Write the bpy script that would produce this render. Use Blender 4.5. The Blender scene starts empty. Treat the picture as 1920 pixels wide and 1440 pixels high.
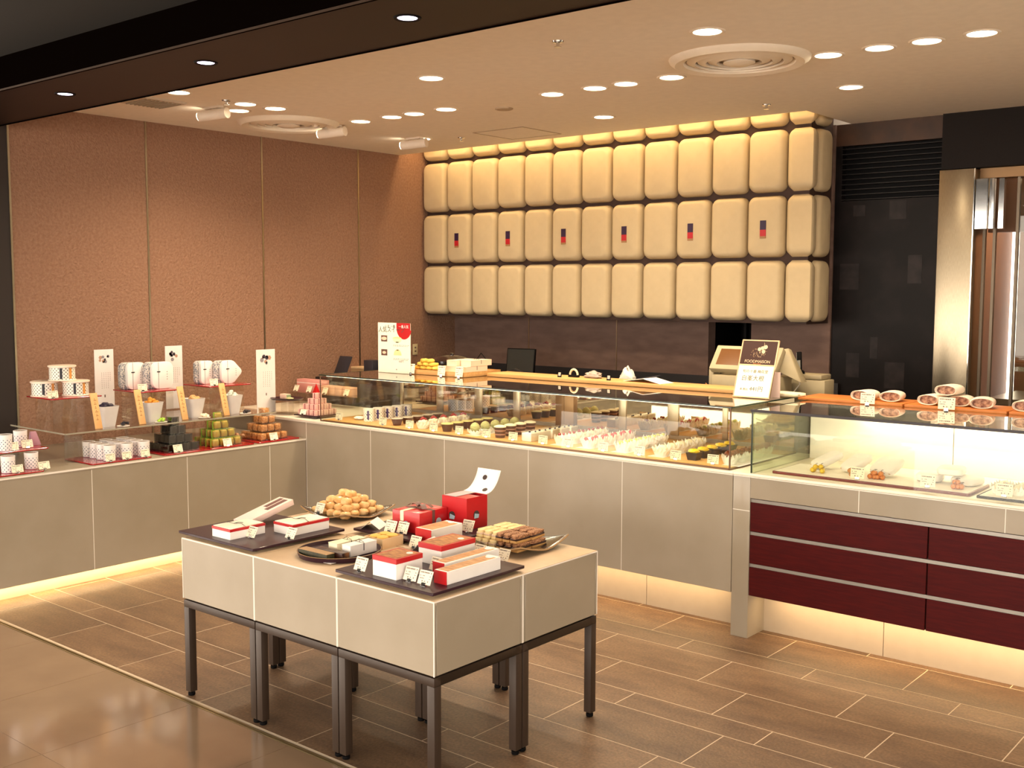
import bpy, bmesh, math, random
from mathutils import Vector, Matrix, noise
random.seed(7)
SC = bpy.context.scene
COL = SC.collection
PI = math.pi
# ------------------------------------------------------------------ camera
YAW, PIT, ROL, FPX, CH = -0.694784, -0.087323, 0.0023614, 2039.31, 1.62
_fw = Vector((math.sin(YAW)*math.cos(PIT), math.cos(YAW)*math.cos(PIT), math.sin(PIT)))
_r0 = Vector((math.cos(YAW), -math.sin(YAW), 0)); _u0 = _r0.cross(_fw)
_rt = math.cos(ROL)*_r0 + math.sin(ROL)*_u0
_up = -math.sin(ROL)*_r0 + math.cos(ROL)*_u0
cd = bpy.data.cameras.new('camera'); cam = bpy.data.objects.new('camera', cd); COL.objects.link(cam)
cd.sensor_width = 36; cd.lens = FPX/1920*36; cd.clip_start = 0.05; cd.clip_end = 60
M = Matrix((_rt, _up, -_fw)).transposed().to_4x4(); M.translation = (0, 0, CH); cam.matrix_world = M
SC.camera = cam
# ------------------------------------------------------------------ world, exposure
SC.view_settings.view_transform = 'Standard'; SC.view_settings.look = 'None'
SC.view_settings.gamma = 1; SC.view_settings.use_curve_mapping = False
SC.view_settings.exposure = 0.0
wd = bpy.data.worlds.new('ambient_fill'); SC.world = wd; wd.use_nodes = True
wd.node_tree.nodes['Background'].inputs[0].default_value = (1.0, 0.88, 0.74, 1)
wd.node_tree.nodes['Background'].inputs[1].default_value = 7.5  # even fill, stronger than the mall itself, to lift ceiling and fronts
SC.cycles.max_bounces = 7; SC.cycles.diffuse_bounces = 4; SC.cycles.glossy_bounces = 4
SC.cycles.transmission_bounces = 6; SC.cycles.transparent_max_bounces = 12
SC.cycles.caustics_reflective = False; SC.cycles.caustics_refractive = False
SC.cycles.use_denoising = True
SC.cycles.sample_clamp_indirect = 4
WARM = (1, .80, .56); COVE = (1, .70, .36)
P_DOWN, P_CASE, P_TOE, P_COVE, P_FILL = 34.0, 2.6, 6.5, 17.0, 10.0

# ------------------------------------------------------------------ pixel -> place on a real plane
def ray(x, y): return _rt*((x-960)/FPX) - _up*((y-720)/FPX) + _fw
def P(x, y, z):                      # point of the horizontal plane at height z seen at photo pixel x, y
    d = ray(x, y); t = (z-CH)/d.z; return Vector((d.x*t, d.y*t, z))
def V(p, x, y):                      # height above point p of photo row y
    d = ray(x, y); t = math.hypot(p[0], p[1])/math.hypot(d.x, d.y); return CH + d.z*t
def PX(X, x, y):                     # point on the plane x = X
    d = ray(x, y); t = X/d.x; return Vector((X, d.y*t, CH+d.z*t))
def PY(Y, x, y):
    d = ray(x, y); t = Y/d.y; return Vector((d.x*t, Y, CH+d.z*t))

# ------------------------------------------------------------------ materials
def lin(c):
    if isinstance(c, str):
        c = [int(c[i:i+2], 16)/255 for i in (0, 2, 4)]
    return tuple((v/12.92 if v <= .04045 else ((v+.055)/1.055)**2.4) for v in c) + (1,)
MATS = {}
def mat(name, col, rough=.5, metal=0, var=None, vscale=20, bump=0, bscale=200, trans=0, ior=1.45, alpha=1, emit=0, ecol=None, coat=0, spec=.5, stretch=None, aniso=0):
    if name in MATS: return MATS[name]
    m = bpy.data.materials.new(name); m.use_nodes = True; nt = m.node_tree; b = nt.nodes['Principled BSDF']
    c = lin(col); b.inputs['Base Color'].default_value = c
    b.inputs['Roughness'].default_value = rough; b.inputs['Metallic'].default_value = metal
    b.inputs['IOR'].default_value = ior; b.inputs['Specular IOR Level'].default_value = spec
    b.inputs['Transmission Weight'].default_value = trans; b.inputs['Alpha'].default_value = alpha
    b.inputs['Coat Weight'].default_value = coat; b.inputs['Coat Roughness'].default_value = .08
    b.inputs['Anisotropic'].default_value = aniso
    if emit:
        b.inputs['Emission Color'].default_value = lin(ecol or col); b.inputs['Emission Strength'].default_value = emit
    tc = nt.nodes.new('ShaderNodeTexCoord'); mp = nt.nodes.new('ShaderNodeMapping')
    nt.links.new(tc.outputs['Object'], mp.inputs[0])
    if stretch: mp.inputs['Scale'].default_value = stretch
    if True:
        n = nt.nodes.new('ShaderNodeTexNoise'); n.inputs['Scale'].default_value = vscale; n.inputs['Detail'].default_value = 4
        nt.links.new(mp.outputs[0], n.inputs[0])
        r = nt.nodes.new('ShaderNodeValToRGB'); r.color_ramp.elements[0].position = .35; r.color_ramp.elements[1].position = .65
        c2 = lin(var) if var else tuple(v*.96 for v in c[:3]) + (1,)
        r.color_ramp.elements[0].color = c2; r.color_ramp.elements[1].color = c
        nt.links.new(n.outputs[0], r.inputs[0]); nt.links.new(r.outputs[0], b.inputs['Base Color'])
    if bump:
        n2 = nt.nodes.new('ShaderNodeTexNoise'); n2.inputs['Scale'].default_value = bscale; n2.inputs['Detail'].default_value = 5
        nt.links.new(mp.outputs[0], n2.inputs[0])
        bp = nt.nodes.new('ShaderNodeBump'); bp.inputs['Strength'].default_value = bump; bp.inputs['Distance'].default_value = .01
        nt.links.new(n2.outputs[0], bp.inputs['Height']); nt.links.new(bp.outputs[0], b.inputs['Normal'])
    MATS[name] = m; return m
def glassmat(name, tint, refl=.10, rough=0.0):
    """thin architectural glass: clear with a mirror-like sheen that grows at grazing angles"""
    if name in MATS: return MATS[name]
    m = bpy.data.materials.new(name); m.use_nodes = True; nt = m.node_tree; nt.nodes.clear()
    o = nt.nodes.new('ShaderNodeOutputMaterial'); t = nt.nodes.new('ShaderNodeBsdfTransparent'); g = nt.nodes.new('ShaderNodeBsdfGlossy')
    t.inputs[0].default_value = lin(tint); g.inputs[0].default_value = (1, 1, 1, 1); g.inputs['Roughness'].default_value = rough
    f = nt.nodes.new('ShaderNodeLayerWeight'); f.inputs[0].default_value = .5
    pw = nt.nodes.new('ShaderNodeMath'); pw.operation = 'POWER'; pw.inputs[1].default_value = 4.0
    a = nt.nodes.new('ShaderNodeMath'); a.operation = 'MULTIPLY_ADD'; a.use_clamp = True
    a.inputs[1].default_value = .9; a.inputs[2].default_value = refl
    nt.links.new(f.outputs['Facing'], pw.inputs[0])
    mx = nt.nodes.new('ShaderNodeMixShader')
    nt.links.new(pw.outputs[0], a.inputs[0]); nt.links.new(a.outputs[0], mx.inputs[0])
    nt.links.new(t.outputs[0], mx.inputs[1]); nt.links.new(g.outputs[0], mx.inputs[2]); nt.links.new(mx.outputs[0], o.inputs[0])
    MATS[name] = m; return m
def emat(name, col, strength):
    if name in MATS: return MATS[name]
    m = bpy.data.materials.new(name); m.use_nodes = True; b = m.node_tree.nodes['Principled BSDF']
    b.inputs['Base Color'].default_value = lin('ffffff'); b.inputs['Emission Color'].default_value = tuple(col)+(1,)
    b.inputs['Emission Strength'].default_value = strength; MATS[name] = m; return m

# ------------------------------------------------------------------ mesh builder
class MB:
    def __init__(s): s.v = []; s.f = []; s.m = []; s.T = Matrix.Identity(4)
    def add(s, vs, fs, m=0):
        b = len(s.v); s.v += [tuple(s.T @ Vector(v)) for v in vs]; s.f += [tuple(b+i for i in f) for f in fs]; s.m += [m]*len(fs); return s
    def box(s, x0, y0, z0, x1, y1, z1, m=0):
        return s.add([(x0,y0,z0),(x1,y0,z0),(x1,y1,z0),(x0,y1,z0),(x0,y0,z1),(x1,y0,z1),(x1,y1,z1),(x0,y1,z1)],
                     [(0,3,2,1),(4,5,6,7),(0,1,5,4),(1,2,6,5),(2,3,7,6),(3,0,4,7)], m)
    def prism(s, pts, z0, z1, m=0):
        n = len(pts); vs = [(x, y, z0) for x, y in pts]+[(x, y, z1) for x, y in pts]
        return s.add(vs, [tuple(range(n-1, -1, -1)), tuple(range(n, 2*n))]+[(i, (i+1) % n, n+(i+1) % n, n+i) for i in range(n)], m)
    def lathe(s, prof, n=24, m=0, cx=0, cy=0, sx=1, sy=1, cap=True):
        vs = []; fs = []
        for r, z in prof:
            for i in range(n):
                a = 2*PI*i/n; vs.append((cx+sx*r*math.cos(a), cy+sy*r*math.sin(a), z))
        for k in range(len(prof)-1):
            for i in range(n): j = (i+1) % n; fs.append((k*n+i, k*n+j, (k+1)*n+j, (k+1)*n+i))
        if cap:
            fs.append(tuple(range(n-1, -1, -1))); b = (len(prof)-1)*n; fs.append(tuple(range(b, b+n)))
        return s.add(vs, fs, m)
    def tube(s, pts, r, n=8, m=0):
        pts = [Vector(p) for p in pts]; vs = []; fs = []
        for k, p in enumerate(pts):
            d = (pts[min(k+1, len(pts)-1)]-pts[max(k-1, 0)]).normalized()
            a = d.orthogonal().normalized() if k == 0 else (pa-d*pa.dot(d)).normalized()
            pa = a; b = d.cross(a); rr = r[k] if isinstance(r, (list, tuple)) else r
            for i in range(n): t = 2*PI*i/n; vs.append(tuple(p+a*math.cos(t)*rr+b*math.sin(t)*rr))
        for k in range(len(pts)-1):
            for i in range(n): j = (i+1) % n; fs.append((k*n+i, k*n+j, (k+1)*n+j, (k+1)*n+i))
        fs.append(tuple(range(n-1, -1, -1))); b = (len(pts)-1)*n; fs.append(tuple(range(b, b+n)))
        return s.add(vs, fs, m)
    def blob(s, c, r, nu=14, nv=9, m=0, amp=0, fr=20, seed=0, zflat=None, sup=1):
        vs = []; fs = []
        for k in range(nv+1):
            ph = -PI/2+PI*k/nv
            for i in range(nu):
                t = 2*PI*i/nu
                d = Vector((math.cos(ph)*math.cos(t), math.cos(ph)*math.sin(t), math.sin(ph)))
                if sup != 1: d = Vector([math.copysign(abs(q)**sup, q) for q in d])
                q = 1+(amp*noise.noise(d*fr*.1+Vector((seed, 0, 0))) if amp else 0)
                z = c[2]+d.z*r[2]*q
                if zflat is not None: z = max(z, zflat)
                vs.append((c[0]+d.x*r[0]*q, c[1]+d.y*r[1]*q, z))
        for k in range(nv):
            for i in range(nu): j = (i+1) % nu; fs.append((k*nu+i, k*nu+j, (k+1)*nu+j, (k+1)*nu+i))
        return s.add(vs, fs, m)
    def grid(s, fn, nu, nv, m=0, closeu=False):
        vs = [fn(i/nu, j/nv) for j in range(nv+1) for i in range(nu+1)]
        return s.add(vs, [(j*(nu+1)+i, j*(nu+1)+i+1, (j+1)*(nu+1)+i+1, (j+1)*(nu+1)+i) for j in range(nv) for i in range(nu)], m)
    def quad(s, a, b, c, d, m=0): return s.add([a, b, c, d], [(0, 1, 2, 3)], m)
def rrect(x0, y0, x1, y1, r, n=5):
    o = []
    for cx, cy, a0 in ((x1-r, y0+r, -PI/2), (x1-r, y1-r, 0), (x0+r, y1-r, PI/2), (x0+r, y0+r, PI)):
        for i in range(n+1): a = a0+PI/2*i/n; o.append((cx+r*math.cos(a), cy+r*math.sin(a)))
    return o
def circ(cx, cy, r, n=24, sx=1, sy=1): return [(cx+sx*r*math.cos(2*PI*i/n), cy+sy*r*math.sin(2*PI*i/n)) for i in range(n)]

def mk(name, mb, mats, parent=None, loc=None, rot=(0, 0, 0), bev=0, seg=2, smooth=False, world=False, solid=0, label=None):
    me = bpy.data.meshes.new(name)
    off = Vector((0, 0, 0))
    if world:
        off = Vector(loc) if loc is not None else (parent.location.copy() if parent else Vector((0, 0, 0)))
        if parent and loc is None: loc = (0, 0, 0)
    me.from_pydata([tuple(Vector(v)-off) for v in mb.v], [], mb.f)
    if not isinstance(mats, (list, tuple)): mats = [mats]
    for m in mats: me.materials.append(m)
    for p, k in zip(me.polygons, mb.m): p.material_index = k
    bm = bmesh.new(); bm.from_mesh(me)
    bmesh.ops.remove_doubles(bm, verts=bm.verts, dist=1e-6)
    bmesh.ops.recalc_face_normals(bm, faces=bm.faces)
    if bev:
        bmesh.ops.bevel(bm, geom=[e for e in bm.edges if len(e.link_faces) == 2 and e.calc_face_angle(0) > .6], offset=bev, segments=seg, affect='EDGES', profile=.5, clamp_overlap=True)
    if smooth or bev:
        for f in bm.faces: f.smooth = True
        for e in bm.edges: e.smooth = not (len(e.link_faces) == 2 and e.calc_face_angle(0) > .75)
    bm.to_mesh(me); bm.free()
    o = bpy.data.objects.new(name, me); COL.objects.link(o)
    if solid:
        md = o.modifiers.new('thickness', 'SOLIDIFY'); md.thickness = solid
    if parent: o.parent = parent
    o.location = loc if loc is not None else (0, 0, 0); o.rotation_euler = rot
    if label: o['label'] = label
    return o
def tag(o, label, cat, group=None, kind=None):
    o['label'] = label; o['category'] = cat
    if group: o['group'] = group
    if kind: o['kind'] = kind
    return o
def thing(name, label, cat, loc=(0, 0, 0), rotz=0, group=None):
    o = bpy.data.objects.new(name, None); COL.objects.link(o); o.empty_display_size = .05
    o.location = loc; o.rotation_euler = (0, 0, rotz); return tag(o, label, cat, group)
def struct(name, mb, mats, label=None, cat=None, **k):
    o = mk(name, mb, mats, **k); o['kind'] = 'structure'
    if label: o['label'] = label
    if cat: o['category'] = cat
    return o
def dup(root, loc=None, rotz=None, label=None, group=None, rot=None):
    r = root.copy(); COL.objects.link(r)
    if loc is not None: r.location = loc
    if rotz is not None: r.rotation_euler = (0, 0, rotz)
    if rot is not None: r.rotation_euler = rot
    if label: r['label'] = label
    if group: r['group'] = group
    for ch in KIDS.get(root.name) or [c for c in root.children]:
        c = ch.copy(); COL.objects.link(c); c.parent = r
        for g in ch.children:
            d = g.copy(); COL.objects.link(d); d.parent = c
    return r
KIDS = {}
def text_mb(s, size, mb, T, m=1, extr=.0004):
    """lettering turned into a mesh and put on the surface given by matrix T (x right, y up, z out)"""
    cu = bpy.data.curves.new('t', 'FONT'); cu.body = s; cu.size = size; cu.align_x = 'CENTER'; cu.align_y = 'CENTER'; cu.extrude = extr; cu.resolution_u = 3
    ob = bpy.data.objects.new('t', cu); COL.objects.link(ob)
    dg = bpy.context.evaluated_depsgraph_get(); me = ob.evaluated_get(dg).to_mesh()
    old = mb.T; mb.T = old @ T
    mb.add([tuple(v.co) for v in me.vertices], [tuple(p.vertices) for p in me.polygons], m)
    mb.T = old; ob.evaluated_get(dg).to_mesh_clear(); bpy.data.objects.remove(ob); bpy.data.curves.remove(cu)
def arealight(name, parent, loc, sx, sy, power, col, rot=(0, 0, 0), spread=PI):
    l = bpy.data.lights.new(name, 'AREA'); l.shape = 'RECTANGLE'; l.size = sx; l.size_y = sy; l.energy = power; l.color = col; l.spread = spread
    o = bpy.data.objects.new(name, l); COL.objects.link(o); o.location = loc; o.rotation_euler = rot
    if parent: o.parent = parent
    return o
# ------------------------------------------------------------------ the room
XL, YB, YPIL, ZC = -6.45, 6.96, 6.55, 2.70          # left wall, back wall, cushion front, ceiling
ZLC, ZMC, ZTT = .657, .776, .641                     # left counter, main counter, display table tops
m_wallL = mat('brown_plaster', '94705a', .75, var='86624c', vscale=60, bump=.9, bscale=90)
m_taupe = mat('taupe_cloth_wall', '785f54', .8, var='6a534a', vscale=6, bump=.2, bscale=120, stretch=(1, 1, 3))
m_dark = mat('dark_brown_panel', '241b18', .55)
m_black = mat('black_panel', '080708', .6, spec=.12)
m_ceil = mat('cream_ceiling', 'f6eddf', .9)
m_fascia = mat('bronze_fascia', '251510', .5, spec=.2)
m_steel = mat('brushed_steel', 'b4a68e', .30, 1, var='9e917b', vscale=30, stretch=(40, 40, 1))
m_chrome = mat('chrome', 'd8d8d8', .08, 1)
m_tile = mat('cream_stone_tile', '9b8f7d', .32, var='928673', vscale=3, bump=.03, bscale=8, coat=.2)
m_edge = mat('white_tile_edge', 'e8e0d4', .3)
m_light_tile = mat('pale_plinth_tile', 'a3937f', .45)
m_ledge = mat('cream_ledge', 'efe4d0', .3)

def floor_mat():
    m = bpy.data.materials.new('brown_slate_tile'); m.use_nodes = True; nt = m.node_tree; b = nt.nodes['Principled BSDF']
    g = nt.nodes.new('ShaderNodeNewGeometry'); tc = nt.nodes.new('ShaderNodeTexCoord')
    n = nt.nodes.new('ShaderNodeTexNoise'); n.inputs['Scale'].default_value = 5; n.inputs['Detail'].default_value = 8; n.inputs['Roughness'].default_value = .65
    n2 = nt.nodes.new('ShaderNodeTexNoise'); n2.inputs['Scale'].default_value = 90; n2.inputs['Detail'].default_value = 3
    mp = nt.nodes.new('ShaderNodeMapping'); mp.inputs['Scale'].default_value = (.6, 1.6, 1)
    nt.links.new(tc.outputs['Object'], mp.inputs[0]); nt.links.new(mp.outputs[0], n.inputs[0]); nt.links.new(tc.outputs['Object'], n2.inputs[0])
    r = nt.nodes.new('ShaderNodeValToRGB'); e = r.color_ramp.elements; e[0].position = .3; e[1].position = .72
    e[0].color = lin('573f2e'); e[1].color = lin('80644a')
    nt.links.new(n.outputs[0], r.inputs[0])
    hs = nt.nodes.new('ShaderNodeHueSaturation'); mr = nt.nodes.new('ShaderNodeMapRange'); mr.inputs['To Min'].default_value = .78; mr.inputs['To Max'].default_value = 1.12
    nt.links.new(g.outputs['Random Per Island'], mr.inputs[0]); nt.links.new(mr.outputs[0], hs.inputs['Value']); nt.links.new(r.outputs[0], hs.inputs['Color'])
    mx = nt.nodes.new('ShaderNodeMix'); mx.data_type = 'RGBA'; mx.blend_type = 'OVERLAY'; mx.inputs[0].default_value = .7
    nt.links.new(hs.outputs[0], mx.inputs[6]); nt.links.new(n2.outputs[0], mx.inputs[7]); nt.links.new(mx.outputs[2], b.inputs['Base Color'])
    b.inputs['Roughness'].default_value = .42
    bp = nt.nodes.new('ShaderNodeBump'); bp.inputs['Strength'].default_value = .15; bp.inputs['Distance'].default_value = .01
    nt.links.new(n2.outputs[0], bp.inputs['Height']); nt.links.new(bp.outputs[0], b.inputs['Normal'])
    return m
m_grout = mat('pale_grout', 'cdb99f', .8)
mb = MB(); mb.box(-7.2, 2.385, -.05, 2.5, 8.6, -.0004, 1)
rows = [(2.40, .30, 0), (2.70, .14, -.27), (2.84, .30, -.15), (3.14, .30, -.06), (3.44, .15, -.54), (3.59, .28, -.195), (3.87, .30, -.42), (4.17, .15, -.1), (4.32, .3, -.33), (4.62, .3, 0), (4.92, .15, -.27), (5.07, .3, -.15), (5.37, .3, -.06), (5.67, .15, -.54), (5.82, .3, -.2), (6.12, .3, -.4), (6.42, .15, -.1), (6.57, .3, -.3)]
for y, h, off in rows:
    x = -7.2+((off+1.2) % .6)
    while x < 2.4:
        mb.box(x+.0022, y+.0022, -.003, x+.5978, y+h-.0022, 0); x += .6
struct('floor', mb, [floor_mat(), m_grout])
m_pol = mat('polished_pink_stone', '92785f', .12, var='886e57', vscale=2.5, coat=.5)
m_grout2 = mat('pale_floor_joint', 'b09c88', .5)
mb = MB(); mb.box(-12.6, -2.4, -.05, 3.5, 2.365, -.0015, 1)
y = 2.365
while y > -2.3:
    x = -12.6
    while x < 3.2:
        mb.box(x+.001, y-.599, -.004, x+.599, y-.001, 0); x += .6
    y -= .6
struct('floor_corridor', mb, [m_pol, m_grout2])
struct('floor_unseen', MB().box(-14, -9, -.05, 6, -2.44, -.002), mat('unseen_matte_brown', '4a3a2e', .95, spec=0, bump=.3, bscale=300))  # unseen matte floor, added so the mirrors reflect brown instead of glare
mb = MB(); mb.box(-7.2, 2.366, -.05, 2.5, 2.372, .0015); mb.box(-7.2, 2.379, -.05, 2.5, 2.385, .0015); mb.box(-7.2, 2.372, -.05, 2.5, 2.379, -.003)
struct('trim_1', mb, mat('brass_strip', '9a8560', .35, .8))
# walls
mb = MB(); mb.box(XL-.1, 3.10, 0, XL, YB+.1, ZC)
struct('wall_left', mb, m_wallL)
mb = MB(); mb.box(XL-.1, 2.3, 0, XL-.002, 3.10, ZC)
struct('wall_left_dark', mb, m_dark)
for i, y in enumerate((3.095, 4.0, 4.926, 5.85)):
    mb = MB(); mb.box(XL-.002, y-.006, 0, XL+.004, y+.006, ZC)
    struct('trim_%d' % (i+2), mb, m_steel)
mb = MB(); mb.box(XL, YB, 0, -3.95, YB+.1, ZC); mb.box(-3.61, YB, 0, -3.03, YB+.1, ZC)
struct('wall_back', mb, m_taupe)
mb = MB(); mb.box(-3.95, YB+.5, 0, -3.61, YB+.55, ZC); mb.box(-3.97, YB+.1, 0, -3.95, YB+.5, ZC); mb.box(-3.61, YB+.1, 0, -3.59, YB+.5, ZC); mb.box(-3.70, YB+.06, 0, -3.68, YB+.1, ZC)
struct('wall_back_recess', mb, m_black)
for i, x in enumerate((-5.62, -4.75)):
    mb = MB(); mb.box(x-.004, YB-.004, .99, x+.004, YB+.002, 1.5); struct('trim_%d' % (i+6), mb, m_steel)
mb = MB(); mb.box(XL, YB-.012, 0, -2.96, YB, .995)
struct('baseboard_back', mb, mat('dark_backsplash', '2b292b', .5))
# dark patterned wall right of the cushions
def patch_mat():
    m = bpy.data.materials.new('patched_dark_wall'); m.use_nodes = True; nt = m.node_tree; b = nt.nodes['Principled BSDF']
    tc = nt.nodes.new('ShaderNodeTexCoord'); br = nt.nodes.new('ShaderNodeTexNoise'); br.inputs['Scale'].default_value = 5
    br.inputs['Detail'].default_value = 8
    nt.links.new(tc.outputs['Object'], br.inputs[0]); r = nt.nodes.new('ShaderNodeValToRGB'); e = r.color_ramp.elements
    e[0].position = .45; e[1].position = .8; e[0].color = lin('120e0e'); e[1].color = lin('231c1c')
    nt.links.new(br.outputs[0], r.inputs[0]); nt.links.new(r.outputs[0], b.inputs['Base Color']); b.inputs['Roughness'].default_value = .5; b.inputs['Specular IOR Level'].default_value = .15
    return m
m_patch = patch_mat()
mb = MB(); mb.box(-3.03, YB+.02, 0, -2.33, YB+.12, 2.2); mb.box(-3.03, YB+.02, 2.56, -2.33, YB+.12, ZC, 1); mb.box(-3.03, YB+.02, 2.2, -2.985, YB+.12, 2.56, 0)
for x, z, w, h in ((-2.9, 2.10, .08, .07), (-2.66, 2.07, .11, .12), (-2.98, 1.62, .13, .17), (-2.53, 1.66, .09, .18), (-2.76, 1.17, .05, .14), (-2.92, 1.04, .09, .16), (-2.66, .98, .13, .17)):
    mb.box(x, YB+.018, z, x+w, YB+.02, z+h, 2)
struct('wall_back_right', mb, [m_patch, mat('bronze_mottled', '4a3020', .5, var='38261c', vscale=8), mat('greyish_patch', '2c2626', .5, spec=.2, var='1e1a1b', vscale=14)])
vt = thing('louvre_vent', 'black horizontal louvre vent high on the dark wall beside the cushions', 'vent', (-2.66, YB+.05, 2.2))
mb = MB()
for k in range(11): mb.box(-2.985, YB+.015, 2.205+k*.033, -2.33, YB+.05, 2.211+k*.033)
mk('slats', mb, mat('vent_slat', '1a1615', .5, spec=.3), vt, world=True)
mb = MB(); mb.box(-2.985, YB+.08, 2.2, -2.33, YB+.1, 2.56); mk('backing', mb, m_black, vt, world=True)
mb = MB(); mb.box(-2.33, YB-.02, 2.36, 1.6, YB+.12, ZC)
struct('wall_back_upper', mb, mat('charcoal_vinyl', '221e1d', .7, spec=.1, var='252120', vscale=80, stretch=(6, 1, 1)))
# steel column and glazed kitchen at the right
sc_ = thing('steel_column', 'tall brushed stainless steel column beside the glazed opening', 'column', (-2.22, YB, 0))
mb = MB(); mb.box(-2.335, YB-.03, 0, -2.128, YB+.25, 2.355); o = mk('column_casing', mb, m_steel, sc_, world=True, bev=.002)
mb = MB(); mb.box(-2.128, YB-.032, 0, -2.122, YB-.02, 2.355); mk('edge_trim', mb, m_chrome, sc_, world=True)
gp = thing('glass_partition', 'tall clear glass partition with slim steel posts right of the steel column', 'partition', (-1.2, YB+.1, 0))
mb = MB()
for x in (-2.09, -2.03, -1.90, -1.62, -1.2, -.6, 0): mb.box(x-.008, YB+.08, 0, x+.008, YB+.11, 2.33 if x > -1.95 else 2.0)
mk('posts', mb, mat('post_steel', '7a6e60', .5, .8), gp, world=True)
mb = MB(); mb.box(-2.12, YB+.06, 2.30, 1.5, YB+.14, 2.36); mk('head_rail', mb, mat('brass_rail', '8a6a48', .4, .5), gp, world=True)
mb = MB(); mb.box(-1.90, YB+.092, .0, 1.5, YB+.1, 2.3); mk('pane', mb, glassmat('clear_glass', 'f0f2ec', .03), gp, world=True)
mb = MB(); mb.box(-2.118, YB-.02, 1.99, -2.05, YB+.06, 2.29); mb.tube([(-2.03, YB+.0, 1.99), (-2.03, YB+.0, 2.29)], .025, 12); mb.box(-1.99, YB-.0, 1.99, -1.96, YB+.04, 2.29)
mk('closer_housing', mb, m_chrome, gp, world=True, label='chrome door closer housing')
m_kit = mat('warm_brown_kitchen_wall', '8a6145', .5, var='7a543c', vscale=2)
mb = MB(); mb.box(-2.3, 8.6, 0, 1.6, 8.7, 3.2); mb.box(-2.12, YB+.26, 1.98, 1.6, YB+.32, 2.33)
struct('wall_kitchen', mb, m_kit)
mb = MB(); mb.box(-2.4, YB+.25, 0, -2.35, 8.6, 3.2); struct('wall_kitchen_side', mb, m_kit)
kl = thing('kitchen_fill_light', 'added fill lamp inside the kitchen behind the glass partition', 'ceiling light', (-1.5, 7.8, 2.69))  # fill lamp added to brighten the brown interior behind the glass
mk('diffuser', MB().lathe([(.15, 0), (.15, -.03), (.001, -.035)], 24), emat('kitchen_fill_glow', (1, .82, .6), 4), kl)
l_ = bpy.data.lights.new('kitchen_fill_beam', 'POINT'); l_.energy = 45; l_.color = (1, .8, .55); l_.shadow_soft_size = .12
lo_ = bpy.data.objects.new('kitchen_fill_beam', l_); COL.objects.link(lo_); lo_.parent = kl; lo_.location = (0, 0, -.2)
kt = thing('steel_worktop', 'long stainless worktop standing behind the glass partition', 'worktop', (-1, 7.9, 0))
mb = MB(); mb.box(-2.2, 7.6, .86, 1.4, 8.3, .9); mk('worktop_slab', mb, m_steel, kt, world=True)
mb = MB(); mb.box(-2.2, 7.65, 0, 1.4, 8.25, .86); mk('cupboard', mb, mat('dark_steel', '4a4038', .4, .6), kt, world=True)
# ceiling with a slot in front of the cushions
mb = MB(); mb.box(XL-.1, 3.0, ZC, 2.0, 6.30, ZC+.05); mb.box(-2.93, 6.30, ZC, 2.0, 8.7, ZC+.05)
struct('ceiling', mb, m_ceil)
mb = MB(); mb.box(XL-.1, 6.30, 3.0, -2.9, YB+.1, 3.05); mb.box(XL-.1, 6.28, ZC+.05, -2.93, 6.30, 3.0); mb.box(-2.93, 6.28, ZC+.05, -2.91, YB, 3.0)
mb.box(XL-.1, YB+.1, 2.6, -2.9, YB+.14, 3.05); mb.box(XL-.14, 6.28, 2.6, XL-.1, YB+.1, 3.05)
struct('ceiling_cove', mb, m_ceil)
mb = MB(); mb.box(XL-.1, 6.28, ZC+.0001, XL, YB+.1, 3.0); struct('wall_left_top', mb, m_wallL)
mb = MB(); mb.box(-9, -3.0, 2.70, 4, 2.48, 2.75)
struct('ceiling_corridor', mb, mat('grey_ceiling', '1c1c1b', .9))
mb = MB(); mb.box(-9, 2.48, 2.55, 4, 3.0, 2.75); mb.box(-9, 2.470, 2.543, 4, 2.48, 2.72, 1); mb.box(-9, 2.466, 2.543, 4, 2.470, 2.551, 2); mb.box(-9, 2.995, 2.545, 4, 3.003, 2.70, 1)
struct('trim_8', mb, [m_fascia, mat('dark_fascia_face', '070403', .8, spec=.0), mat('fascia_lip', '3a2a1e', .6, spec=.2)])
mb = MB(); mb.box(2.6, 2.4, 0, 2.7, 8.7, 3)
struct('wall_front', mb, mat('mall_wall', '8a7f72', .8))
mb = MB(); mb.box(XL-.3, 2.42, 0, XL-.1, 3.0, 2.55); struct('wall_left_return', mb, m_dark)
# ------------------------------------------------------------------ lamps and ceiling fittings
m_bulb = emat('lamp_glow', (1, .86, .62), 14)
m_bulbv = emat('violet_lamp_glow', (.9, .75, 1), 8)
m_ring = mat('white_lamp_ring', 'e9dccb', .4)
def downlight():
    t = thing('ceiling_light', 'round recessed downlight', 'ceiling light', (0, 0, 0))
    mb = MB(); mb.lathe([(.060, 0.001), (.060, -.004), (.071, -.006), (.075, -.003), (.076, .0)], 28, cap=False)
    mk('trim_ring', mb, m_ring, t, smooth=True)
    mb = MB(); mb.lathe([(.0605, .001), (.0605, -.001), (.035, -.004), (.004, -.007)], 24); mk('diffuser', mb, m_bulb, t, smooth=True)
    return t
dl0 = downlight(); used = False
def place_dl(x, y, label, group, power=1.0):
    global used
    o = dl0 if not used else dup(dl0)
    if not used: KIDS[dl0.name] = list(dl0.children)
    used = True
    o.location = (x, y, ZC); tag(o, label, 'ceiling light', group)
    l = bpy.data.lights.new('downlight_beam', 'SPOT'); l.energy = P_DOWN*power; l.color = WARM; l.spot_size = math.radians(150); l.spot_blend = .9; l.shadow_soft_size = .05
    lo = bpy.data.objects.new('downlight_beam', l); COL.objects.link(lo); lo.parent = o; lo.location = (0, 0, -.03)
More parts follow.
